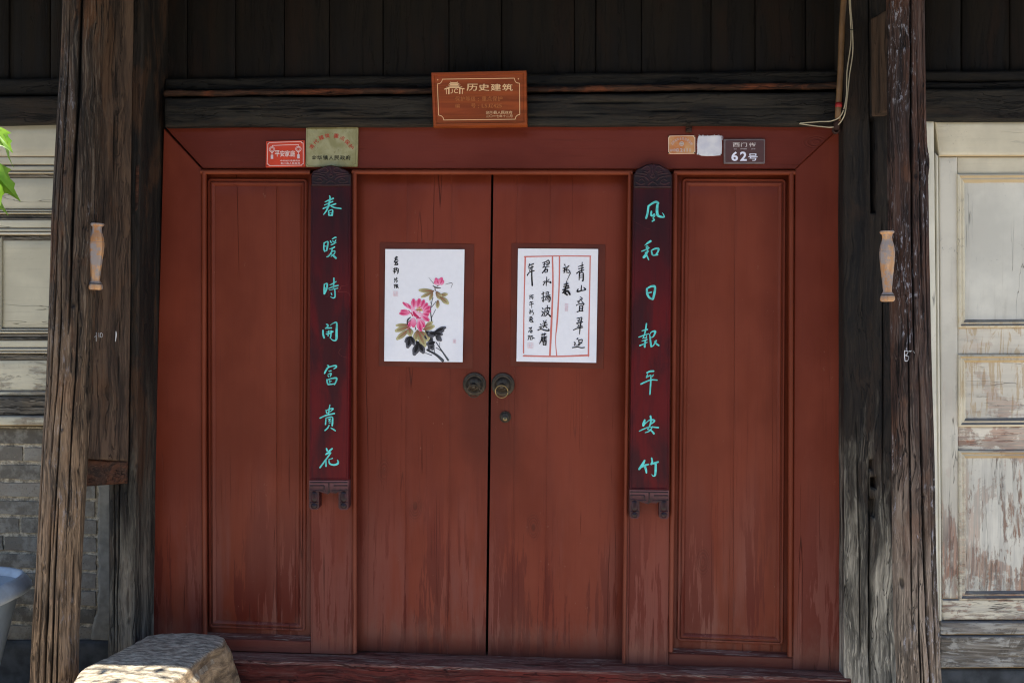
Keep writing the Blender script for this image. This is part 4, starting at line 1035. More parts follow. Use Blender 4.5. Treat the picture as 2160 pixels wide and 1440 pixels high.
# ================================================================ bin
bc = Vector((P(-140, 1200, -.42).x, -.42, 0))
ztop = P(20, 1232, -.42).z
bn = thing('plastic_bin', 'blue grey plastic bin cut off by the left edge', 'bin', bc)
def rsq(a, r, p=3.2):
    return r / (abs(math.cos(a)) ** p + abs(math.sin(a)) ** p) ** (1 / p)
rt_ = P(22, 1215, -.42).x - bc.x
def binshell(name, prof, mat):
    V = []; F = []; n = 64
    for r, z in prof:
        for i in range(n):
            a = 2 * math.pi * i / n; q = rsq(a, r); V.append((bc.x + q * math.cos(a), bc.y + q * math.sin(a), z))
    for k in range(len(prof) - 1):
        for i in range(n): F.append((k * n + i, k * n + (i + 1) % n, (k + 1) * n + (i + 1) % n, (k + 1) * n + i))
    return obj(name, V, F, mat, bn, True)
binshell('bin_body', [(rt_ * .44, 0.0), (rt_ * .46, .02), (rt_ * .86, ztop - .07), (rt_ * .885, ztop - .03), (rt_ * .84, ztop - .03), (rt_ * .44, .03), (0, .03)], M['bin'])
binshell('bin_rim', [(rt_ * .86, ztop - .030), (rt_ * .90, ztop - .060), (rt_ * .965, ztop - .062), (rt_ * 1.0, ztop - .05), (rt_ * .995, ztop - .035), (rt_ * .93, ztop - .008), (rt_ * .90, ztop), (rt_ * .87, ztop - .004), (rt_ * .855, ztop - .03)], M['binedge'])

# ================================================================ couplet boards
WT = (.2, .8, .78)
def couplet(qboard, top_v, bot, lab, glyphs, feet):
    (a, b), (c, d), (e, f), (g_, h) = qboard
    Y = -.034
    ctr = P((a + c) / 2, (b + f) / 2, Y)
    t = thing('couplet_board', lab, 'couplet board', (ctr.x, Y, P(e, f, Y).z), 'carved couplet boards flanking the doors')
    poly = qpoly(qboard, Y)
    n = len(poly); V = []; F = []
    rings_ = [(0, .0), (0, Y + .004), (.0015, Y), (.006, Y), (.008, Y + .0022), (.011, Y + .0024)]
    for dd, y in rings_:
        for p in (inset(poly, dd) if dd else poly): V.append((p[0], y, p[1]))
    for k in range(len(rings_) - 1):
        for i in range(4): F.append((k * 4 + i, k * 4 + (i + 1) % 4, (k + 1) * 4 + (i + 1) % 4, (k + 1) * 4 + i))
    F.append(tuple((len(rings_) - 1) * 4 + i for i in range(4)))
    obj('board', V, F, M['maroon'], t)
    for (ox, oy, S) in glyphs:
        ik = Ink(ox, oy, 6, Y + .0024, .30, .0006)
        ik.strokes(S, WT, wmul=1.0)
        o = ik.build('painted_character', M['teal'], t)
    w = c - a
    # carved crest
    u0, u1 = a + 1, c - 1; vt = top_v; vb = b
    um = (u0 + u1) / 2
    sil = [(u0, vb + 1), (u0, lerp(vb, vt, .55)), (u0 + w * .06, lerp(vb, vt, .75)), (u0 + w * .18, lerp(vb, vt, .86)), (u0 + w * .33, lerp(vb, vt, .98)), (um, vt - 1), (u1 - w * .33, lerp(vb, vt, .98)), (u1 - w * .18, lerp(vb, vt, .86)), (u1 - w * .06, lerp(vb, vt, .75)), (u1, lerp(vb, vt, .55)), (u1, vb + 1)]
    cr = plate('crest', qpoly(sil, Y - .006), Y - .006, -.002, M['carved'], t, .003)
    ik = Ink(0, 0, 1, Y - .006, 1.0, .0)
    H = vb - vt
    def L(x, y): return (um + x * w / 2, vb - y * H)
    cv = [[(-.85, .22), (-.6, .12), (-.4, .22), (-.55, .36), (-.7, .3)], [(.85, .22), (.6, .12), (.4, .22), (.55, .36), (.7, .3)],
          [(-.9, .5), (-.6, .48), (-.35, .42), (-.2, .3)], [(.9, .5), (.6, .48), (.35, .42), (.2, .3)],
          [(-.6, .78), (-.3, .92), (-.12, .8), (-.25, .66), (-.45, .68)], [(.6, .78), (.3, .92), (.12, .8), (.25, .66), (.45, .68)],
          [(-.25, .1), (0, .24), (.25, .1)], [(0, .95), (0, .6), (-.12, .5), (0, .4), (.12, .5), (0, .6)], [(-.92, .04), (0, .02), (.92, .04)], [(-.82, .62), (-.55, .6), (-.3, .55)], [(.82, .62), (.55, .6), (.3, .55)]]
    for s in cv: ik.stroke([L(*p) + (3.2,) for p in s], (1, 1, 1))
    ik.build('crest_carving', M['carved'], cr)
    # foot
    (fa, fb), (fc, fd) = (g_, h), (e, f)
    vb2 = bot; fh = feet
    sil = [(fa, fb), (fc, fd), (fc, fd + 18), (fc, vb2 - 5), (fc - 4, vb2), (fc - 17, vb2), (fc - 21, vb2 - 5), (fc - 21, fd + 24), (fc - 26, fd + 27), ((fa + fc) / 2 + 2, fd + 26), ((fa + fc) / 2 - 2, fd + 29), (fa + 26, fd + 25), (fa + 21, fd + 23), (fa + 21, vb2 - 6), (fa + 17, vb2 - 1), (fa + 4, vb2 - 1), (fa, vb2 - 6), (fa, fd + 18)]
    pp = qpoly(sil, Y - .004)
    # triangulated plate (concave)
    n = len(pp); V = [(x, Y - .004, z) for x, z in pp] + [(x, -.002, z) for x, z in pp]
    tri = tessellate_polygon([[Vector((x, z, 0)) for x, z in pp]])
    F = [tuple(tt) for tt in tri] + [(i, (i + 1) % n, n + (i + 1) % n, n + i) for i in range(n)]
    ft = obj('foot', V, F, M['carved'], t)
    ik = Ink(0, 0, 1, Y - .004, .9, .0)
    for s in ([(fa + 3, fb + 4), (fc - 3, fd + 4)], [(fa + 3, fb + 11), (fa + 30, fb + 11)], [(fc - 30, fd + 11), (fc - 3, fd + 11)], [(fa + 3, fb + 20), (fa + 22, fb + 22), (fa + 34, fb + 22)], [(fc - 34, fd + 22), (fc - 22, fd + 22), (fc - 3, fd + 20)],
              [((fa + fc) / 2, fd + 6), ((fa + fc) / 2, fd + 24)], [((fa + fc) / 2 - 10, fd + 12), ((fa + fc) / 2 - 10, fd + 22)]): ik.stroke([p + (3.4,) for p in s], (1, 1, 1))
    for x in (fa + 10.5, fc - 10.5):
        ik.stroke([(x - 7, vb2 - 16, 3.5), (x, vb2 - 14, 3.5), (x + 7, vb2 - 16, 3.5)], (1, 1, 1)); ik.stroke([(x - .5, vb2 - 9, 13), (x + .5, vb2 - 8, 13)], (1, 1, 1)); ik.stroke([(x, vb2 - 34, 12), (x, vb2 - 22, 14)], (1, 1, 1))
    ik.build('foot_carving', M['carved'], ft)
    return t
G1 = [(640, 400, [[(330,78,14),(338,110,20),(318,200,22),(295,260,20),(255,315,12)],[(275,155,12),(330,130,20),(378,112,22)],[(268,195,12),(335,165,18),(372,150,14)],[(250,240,16),(320,210,16),(408,180,18)],[(330,195,10),(385,225,18),(475,240,16)],[(318,268,14),(322,322,20)],[(318,270,12),(368,256,16),(363,322,22)],[(325,298,8),(360,292,8)],[(330,326,14),(366,326,16)]]),
 (640, 400, [[(262,672,14),(258,740,18),(268,778,20)],[(262,675,12),(310,660,18),(300,740,22),(292,772,18)],[(270,718,10),(288,715,12)],[(265,782,12),(300,768,12)],[(365,625,10),(400,605,18),(415,605,14)],[(342,650,16),(352,672,16)],[(372,645,12),(378,665,12)],[(412,635,10),(395,665,16)],[(350,700,14),(375,690,16),(415,668,10)],[(330,752,10),(365,742,18),(395,725,16)],[(365,735,14),(355,790,18),(320,840,16),(295,850,12)],[(350,790,10),(395,775,16),(392,810,16),(350,845,12)],[(355,815,12),(390,845,24),(413,866,24)]]),
 (640, 400, [[(265,1197,16),(262,1260,18),(262,1318,18)],[(265,1197,12),(300,1190,20),(294,1250,24),(266,1318,20)],[(275,1248,12),(290,1242,12)],[(385,1118,16),(385,1180,18),(378,1240,16)],[(335,1205,10),(370,1190,14),(415,1162,10)],[(320,1250,12),(380,1225,18),(440,1212,16)],[(325,1272,8),(435,1246,14)],[(395,1250,12),(400,1310,18),(398,1358,18),(375,1370,14),(345,1355,8)],[(352,1310,14),(360,1330,14)]]),
 (640, 660, [[(248,218,18),(250,270,24),(262,314,22)],[(290,142,14),(310,150,18),(305,175,22),(280,195,16)],[(285,195,10),(325,190,18),(355,188,18)],[(340,155,8),(380,128,12),(420,124,20),(420,220,28),(418,315,30),(405,346,20),(370,343,12),(335,310,8)],[(290,265,16),(320,262,16),(372,235,20)],[(318,225,14),(312,290,16)],[(352,225,16),(345,300,18),(335,310,10)],[(295,240,8),(340,230,10)]]),
 (640, 660, [[(305,662,16),(320,675,18),(285,725,22),(268,763,18)],[(290,700,12),(350,675,16),(406,665,22),(416,684,18),(385,705,12)],[(325,735,16),(352,730,14)],[(310,790,12),(320,805,12)],[(312,775,10),(350,765,20),(340,800,16)],[(297,842,18),(302,880,20),(315,905,18)],[(300,845,14),(360,827,18),(420,824,22),(410,870,20),(393,905,14)],[(330,835,12),(335,880,14)],[(325,865,10),(355,860,10)],[(315,905,14),(393,895,16)]]),
 (640, 840, [[(335,82,12),(325,140,16),(318,190,16)],[(287,147,14),(293,185,14)],[(295,150,12),(340,130,14),(376,130,18),(355,155,14)],[(300,185,8),(350,160,10)],[(210,248,18),(290,212,18),(392,190,20)],[(285,250,14),(280,328,18)],[(290,245,12),(363,234,16),(368,290,22),(365,343,20)],[(315,265,12),(345,255,14),(325,280,12)],[(320,290,12),(342,285,12)],[(325,310,12),(340,305,12)],[(325,340,16),(305,375,18),(272,405,16)],[(350,375,14),(380,390,18),(405,408,14)]]),
 (640, 840, [[(292,634,20),(302,662,22)],[(363,634,20),(335,660,26),(320,670,18)],[(282,708,18),(310,690,26),(345,685,18)],[(345,690,18),(290,765,20),(210,873,20)],[(285,775,14),(285,855,22)],[(325,768,12),(330,820,20),(385,840,22),(438,820,26),(432,778,14)],[(330,770,10),(368,757,14)]])]
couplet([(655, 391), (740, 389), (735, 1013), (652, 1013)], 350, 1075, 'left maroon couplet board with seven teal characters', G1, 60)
G2 = [(1320, 400, [[(257,360,26),(275,300,26),(287,212,26)],[(285,210,22),(340,172,26),(385,155,28),(412,172,26)],[(400,190,30),(395,260,34),(402,318,34),(430,340,28),(486,346,18),(475,312,12),(462,294,6)],[(325,275,20),(320,318,28),(340,332,20),(360,308,12),(368,330,14),(345,360,12),(360,383,22),(335,400,16)]]),
 (1320, 400, [[(314,652,28),(285,670,26),(240,705,8)],[(200,780,12),(240,765,18),(300,735,10)],[(262,740,14),(258,720,12),(280,718,12),(270,790,20),(248,832,34),(228,856,32)],[(265,830,20),(290,888,14)],[(250,800,20),(290,780,14)],[(322,768,12),(335,818,26)],[(325,770,14),(370,747,22),(414,748,26),(406,785,22),(385,820,20)],[(345,832,16),(403,823,20)]]),
 (1320, 400, [[(267,1254,24),(272,1320,28),(300,1366,26),(342,1386,22)],[(267,1252,18),(320,1224,26),(362,1224,32),(370,1260,28),(358,1330,30),(346,1380,24)],[(290,1305,18),(325,1297,16)]]),
 (1320, 660, [[(262,134,18),(252,200,20),(240,260,18),(225,300,12)],[(205,225,12),(240,215,14),(275,208,16)],[(165,305,14),(220,285,16),(290,262,10)],[(228,290,8),(225,310,8)],[(210,320,8),(265,310,14)],[(265,285,10),(258,320,10)],[(205,355,12),(255,340,18),(275,335,10)],[(177,412,18),(220,395,14),(270,370,12)],[(250,340,16),(240,395,24),(240,428,24)],[(305,285,14),(312,350,22),(320,416,24)],[(300,280,10),(325,240,14),(373,230,24),(363,270,22),(345,300,16),(318,310,10)],[(320,425,20),(350,410,14),(385,350,20)],[(365,360,14),(390,390,24),(418,410,20)]]),
 (1320, 660, [[(267,755,18),(310,737,22),(352,734,22)],[(275,775,14),(264,813,20)],[(275,805,16),(315,785,12)],[(350,780,12),(335,800,20)],[(192,898,20),(250,870,20),(320,845,18),(396,848,16)],[(318,790,14),(315,880,20),(305,1028,16)]]),
 (1320, 860, [[(313,103,24),(318,140,24),(315,190,22),(295,240,16),(275,270,12)],[(240,153,22),(227,200,36),(222,223,26)],[(225,215,14),(265,180,14),(300,155,16),(348,152,24),(362,167,20),(325,200,14)],[(172,293,14),(230,265,16),(300,240,14),(413,248,20)],[(275,270,10),(320,285,18),(356,322,26)],[(340,235,14),(300,290,16),(245,312,10)]]),
 (1320, 860, [[(238,664,22),(215,710,32),(169,773,26)],[(190,750,18),(245,725,26),(288,713,20)],[(240,735,28),(255,780,28),(262,820,18)],[(327,634,20),(335,680,22),(322,710,26)],[(322,710,20),(370,695,26),(410,682,22)],[(378,700,28),(378,780,28),(370,848,24),(345,860,14),(330,840,8)]])]
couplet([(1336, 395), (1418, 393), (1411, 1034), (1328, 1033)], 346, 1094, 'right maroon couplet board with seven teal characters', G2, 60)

# ================================================================ papers on the doors
def curl(u, v, uc, vc):
    a, b = (u - uc) / 84, (v - vc) / 120            # -1..1 over the sheet
    w = .0010 * (1 + noise.noise(Vector((u * .03, v * .02, uc * .01)))) + .0012 * (1 + math.sin(b * 4 + a)) * .5
    e = sm(.55, 1.0, abs(a)) * sm(.4, 1.0, b) * .011 + sm(.8, 1.0, abs(a)) * .0022 + sm(.7, 1, abs(a)) * sm(.7, 1, -b) * .003
    return w + e
def sheet(name, crop, q, Y, parent):
    ox, oy, s = crop
    pts = [(ox + x / s, oy + y / s) for x, y in q]
    TL, TR, BR, BL = [P(u, v, Y) for u, v in pts]
    V = []; F = []; n = 36
    for j in range(n + 1):
        for i in range(n + 1):
            a, b = i / n, j / n
            u = lerp(lerp(pts[0][0], pts[1][0], a), lerp(pts[3][0], pts[2][0], a), b); v = lerp(lerp(pts[0][1], pts[1][1], a), lerp(pts[3][1], pts[2][1], a), b)
            V.append(P(u, v, Y - curl(u, v, pts[0][0] + 83, pts[0][1] + 119)))
    for j in range(n):
        for i in range(n): k = j * (n + 1) + i; F.append((k, k + n + 1, k + n + 2, k + 1))
    # paper thickness
    m = len(V); V += [v + Vector((0, .0006, 0)) for v in V]; F += [tuple(m + x for x in reversed(f)) for f in F]
    edge = [i for i in range(n + 1)] + [j * (n + 1) + n for j in range(1, n + 1)] + [n * (n + 1) + i for i in range(n - 1, -1, -1)] + [j * (n + 1) for j in range(n - 1, 0, -1)]
    F += [(edge[k], edge[(k + 1) % len(edge)], m + edge[(k + 1) % len(edge)], m + edge[k]) for k in range(len(edge))]
    return obj(name, V, F, M['paper'], parent)
YP = YD - .0035
K = srgb(26, 24, 26)[:3]; K2 = srgb(44, 42, 46)[:3]
pA = thing('flower_sheet', 'white paper sheet painted with pink peony flowers, on left leaf', 'painting', (P(895, 763, YP).x, YP, P(895, 763, YP).z))
CA = (800, 510, 5.335)
sheet('paper', CA, [(68, 82), (960, 85), (938, 1353), (55, 1342)], YP, pA)
ik = Ink(*CA, YP, 0, .0004, yfun=lambda u, v: YP - curl(u, v, 800 + 68 / 5.335 + 83, 510 + 82 / 5.335 + 119))
pk1, pk2, pk3, wht = srgb(226, 92, 138)[:3], srgb(196, 40, 92)[:3], srgb(240, 168, 196)[:3], srgb(236, 220, 232)[:3]
gr1, gr2, gr3, rd = srgb(150, 138, 96)[:3], srgb(188, 180, 132)[:3], srgb(112, 100, 66)[:3], srgb(150, 66, 62)[:3]
def petal(x0, y0, x1, y1, w, c0, c1, bend=0):
    mx, my = (x0 + x1) / 2 + bend * (y1 - y0) * .2, (y0 + y1) / 2 - bend * (x1 - x0) * .2
    ik.stroke([(x0, y0, w * .4), (lerp(x0, mx, .6), lerp(y0, my, .6), w * 1.05), (mx + (x1 - mx) * .35, my + (y1 - my) * .35, w * 1.3), (x1, y1, w * .75)], c0, c1)
# grey-green and dark leaves first
for a in ((330, 935, 195, 940, 34), (325, 955, 190, 1000, 44), (330, 990, 205, 1090, 46), (340, 975, 350, 1045, 60), (430, 1000, 410, 1100, 56), (470, 1010, 540, 1100, 60), (440, 1010, 510, 1165, 60), (520, 960, 590, 905, 40), (500, 985, 610, 950, 44), (520, 995, 560, 1090, 34)):
    petal(*a, gr3, gr2); petal(a[0], a[1], lerp(a[0], a[2], .9), lerp(a[1], a[3], .9), a[4] * .35, rd, gr1)
for a in ((610, 555, 455, 545, 38), (600, 565, 480, 620, 30), (600, 575, 570, 650, 30), (640, 575, 690, 640, 38), (660, 660, 655, 735, 34), (690, 620, 770, 690, 46), (690, 600, 760, 590, 34), (640, 560, 700, 610, 26)):
    petal(*a, gr3, gr2); petal(a[0], a[1], lerp(a[0], a[2], .9), lerp(a[1], a[3], .9), a[4] * .3, rd, gr1)
for a in ((355, 1070, 300, 1120, 56), (350, 1080, 320, 1180, 60), (360, 1070, 390, 1150, 50), (440, 1140, 395, 1260, 70), (450, 1150, 495, 1240, 66), (560, 1130, 600, 1200, 70), (620, 1130, 545, 1150, 60), (530, 1010, 600, 1060, 56), (620, 1030, 560, 1030, 50), (630, 1010, 740, 965, 46), (640, 1030, 700, 1040, 54), (640, 1060, 690, 1105, 54), (380, 1090, 350, 1140, 60), (560, 1080, 590, 1120, 60), (600, 1060, 640, 1010, 50), (590, 1150, 560, 1200, 50), (420, 1120, 460, 1180, 56), (650, 1000, 720, 1000, 44), (540, 1040, 520, 1090, 44)):
    petal(a[0], a[1], a[2], a[3], a[4] * .85, K, srgb(92, 92, 98)[:3]); petal(a[0], a[1], lerp(a[0], a[2], .8), lerp(a[1], a[3], .8), a[4] * .4, K, K)
# stems
for s in ([(540, 1215, 22), (640, 1270, 26), (715, 1335, 34)], [(640, 1130, 8), (700, 1220, 14), (775, 1330, 22)], [(640, 1190, 7), (700, 1230, 8), (740, 1275, 16)], [(590, 890, 12), (578, 780, 10), (590, 680, 8), (605, 630, 8)], [(590, 735, 6), (640, 670, 7)], [(590, 850, 6), (635, 760, 5)], [(575, 690, 4), (570, 650, 3)], [(620, 1205, 5), (622, 1250, 7)], [(680, 1130, 4), (680, 1180, 5)], [(520, 1250, 5), (590, 1275, 9)], [(315, 930, 12), (320, 880, 18), (350, 850, 12)], [(330, 900, 8), (355, 880, 6)], [(405, 960, 8), (412, 990, 10)]): ik.stroke(s, K2, srgb(80, 84, 88)[:3])
for s in ([(555, 400, 2), (615, 475, 5)], [(745, 478, 3), (820, 465, 6), (805, 525, 2)], [(605, 495, 8), (640, 515, 14), (690, 520, 6)], [(625, 505, 8), (630, 550, 10)], [(650, 500, 8), (670, 490, 6)]): ik.stroke(s, srgb(72, 56, 50)[:3])
# bud
for a in ((660, 480, 640, 420, 44), (680, 480, 700, 415, 46), (640, 480, 625, 450, 26), (700, 485, 720, 440, 26)): petal(*a, pk3, pk1)
for a in ((665, 470, 650, 430, 14), (690, 470, 712, 410, 14)): petal(*a, pk2, pk1)
# big flower: outer petals radiating
fc = (430, 765)
for a in ((390, 745, 385, 655, 46), (430, 740, 450, 655, 50), (465, 745, 500, 665, 42), (490, 760, 535, 700, 42), (500, 780, 560, 735, 46), (505, 800, 565, 780, 48), (490, 810, 545, 820, 44), (480, 830, 550, 880, 44), (440, 870, 500, 945, 56), (445, 880, 465, 990, 52), (385, 860, 385, 945, 52), (370, 865, 320, 970, 42), (350, 800, 240, 805, 44), (340, 785, 250, 775, 30), (345, 745, 300, 700, 36), (330, 740, 270, 685, 26), (360, 760, 330, 715, 30)):
    petal(*a, pk3, pk1); petal(lerp(a[0], a[2], .15), lerp(a[1], a[3], .15), lerp(a[0], a[2], .95), lerp(a[1], a[3], .95), a[4] * .42, pk1, pk2)
for a in ((400, 830, 375, 745, 40), (430, 850, 400, 790, 60), (470, 850, 460, 800, 30), (440, 860, 480, 840, 30)): petal(*a, wht, pk3)
for s in ([(385, 790, 20), (405, 825, 34), (440, 845, 18)], [(360, 800, 10), (375, 830, 16)], [(420, 860, 14), (465, 855, 10)], [(330, 770, 6), (350, 800, 8)]): ik.stroke(s, pk2)
for k in range(42):
    a = random.uniform(0, 6.28); r_ = random.uniform(8, 42); x, y = 450 + r_ * math.cos(a), 760 + r_ * math.sin(a) * .7
    ik.stroke([(x, y, 6), (x + 4 * math.cos(a), y + 4 * math.sin(a), 8)], srgb(226, 150, 60)[:3] if k % 3 else srgb(150, 110, 80)[:3])
ik.stroke([(440, 765, 14), (462, 770, 16)], srgb(150, 96, 84)[:3])
# inscription
for s in ([(175, 180, 5), (205, 170, 7)], [(170, 196, 5), (208, 186, 7)], [(190, 165, 8), (185, 200, 9), (165, 232, 6)], [(168, 216, 6), (200, 205, 7), (212, 215, 6)], [(178, 228, 7), (205, 224, 8)], [(180, 240, 10), (198, 238, 8), (208, 256, 10), (172, 258, 7)], [(186, 228, 8), (184, 256, 7)],
          [(160, 305, 6), (190, 298, 7)], [(176, 290, 7), (172, 330, 9), (168, 358, 6)], [(155, 325, 6), (190, 318, 7)], [(162, 340, 6), (186, 336, 6)], [(196, 292, 7), (192, 322, 8)], [(196, 300, 6), (213, 304, 8), (212, 340, 10), (204, 358, 7)], [(198, 322, 5), (204, 330, 6)],
          [(170, 410, 5), (176, 420, 6)], [(168, 432, 5), (180, 428, 6), (172, 455, 6)], [(195, 402, 6), (190, 430, 6), (204, 440, 6), (190, 458, 6)], [(184, 416, 5), (206, 412, 5)],
          [(165, 485, 5), (186, 480, 6)], [(176, 482, 6), (172, 518, 6)], [(167, 500, 4), (184, 496, 5)], [(192, 480, 5), (192, 518, 7)], [(195, 484, 4), (208, 484, 6), (200, 502, 6), (214, 518, 7)], [(212, 500, 4), (196, 518, 5)]): ik.stroke(s, K, wmul=1.4)
seal = srgb(232, 190, 196)[:3]
def sealmark(ik, x0, y0, x1, y1):
    for s in ([(x0, y0, 3), (x1, y0, 3)], [(x1, y0, 3), (x1, y1, 3)], [(x1, y1, 3), (x0, y1, 3)], [(x0, y1, 3), (x0, y0, 3)], [(lerp(x0, x1, .33), y0, 3), (lerp(x0, x1, .3), y1, 3)], [(lerp(x0, x1, .66), y0, 3), (lerp(x0, x1, .7), y1, 3)], [(x0, lerp(y0, y1, .5), 3), (x1, lerp(y0, y1, .45), 3)], [(x0, lerp(y0, y1, .75), 3), (lerp(x0, x1, .6), lerp(y0, y1, .78), 3)]): ik.stroke(s, seal)
sealmark(ik, 160, 558, 208, 608); sealmark(ik, 832, 1098, 862, 1136)
tag(ik.build('brush_painting', M['ink'], pA), kind='stuff')

pB = thing('calligraphy_sheet', 'white paper sheet with black calligraphy in a red ruled border, on right leaf', 'calligraphy', (P(1174, 764, YP).x, YP, P(1174, 764, YP).z))
CB = (1080, 510, 5.335)
sheet('paper', CB, [(68, 75), (970, 82), (948, 1360), (50, 1345)], YP, pB)
ik = Ink(*CB, YP, 0, .0004, yfun=lambda u, v: YP - curl(u, v, 1080 + 68 / 5.335 + 83, 510 + 75 / 5.335 + 119))
rb_ = srgb(206, 120, 108)[:3]
for s in ([(150,168,18),(143,400,14),(134,800,12),(130,1250,15)],[(140,168,14),(540,160,12),(885,162,14)],[(455,170,16),(460,500,17),(440,1000,22),(426,1280,20)],[(535,170,16),(530,500,14),(508,900,18),(490,1100,8),(503,1280,12)],[(880,165,14),(873,600,12),(864,1000,14),(860,1285,18)],[(130,1282,18),(500,1288,16),(862,1276,20)]): ik.stroke(s, rb_)
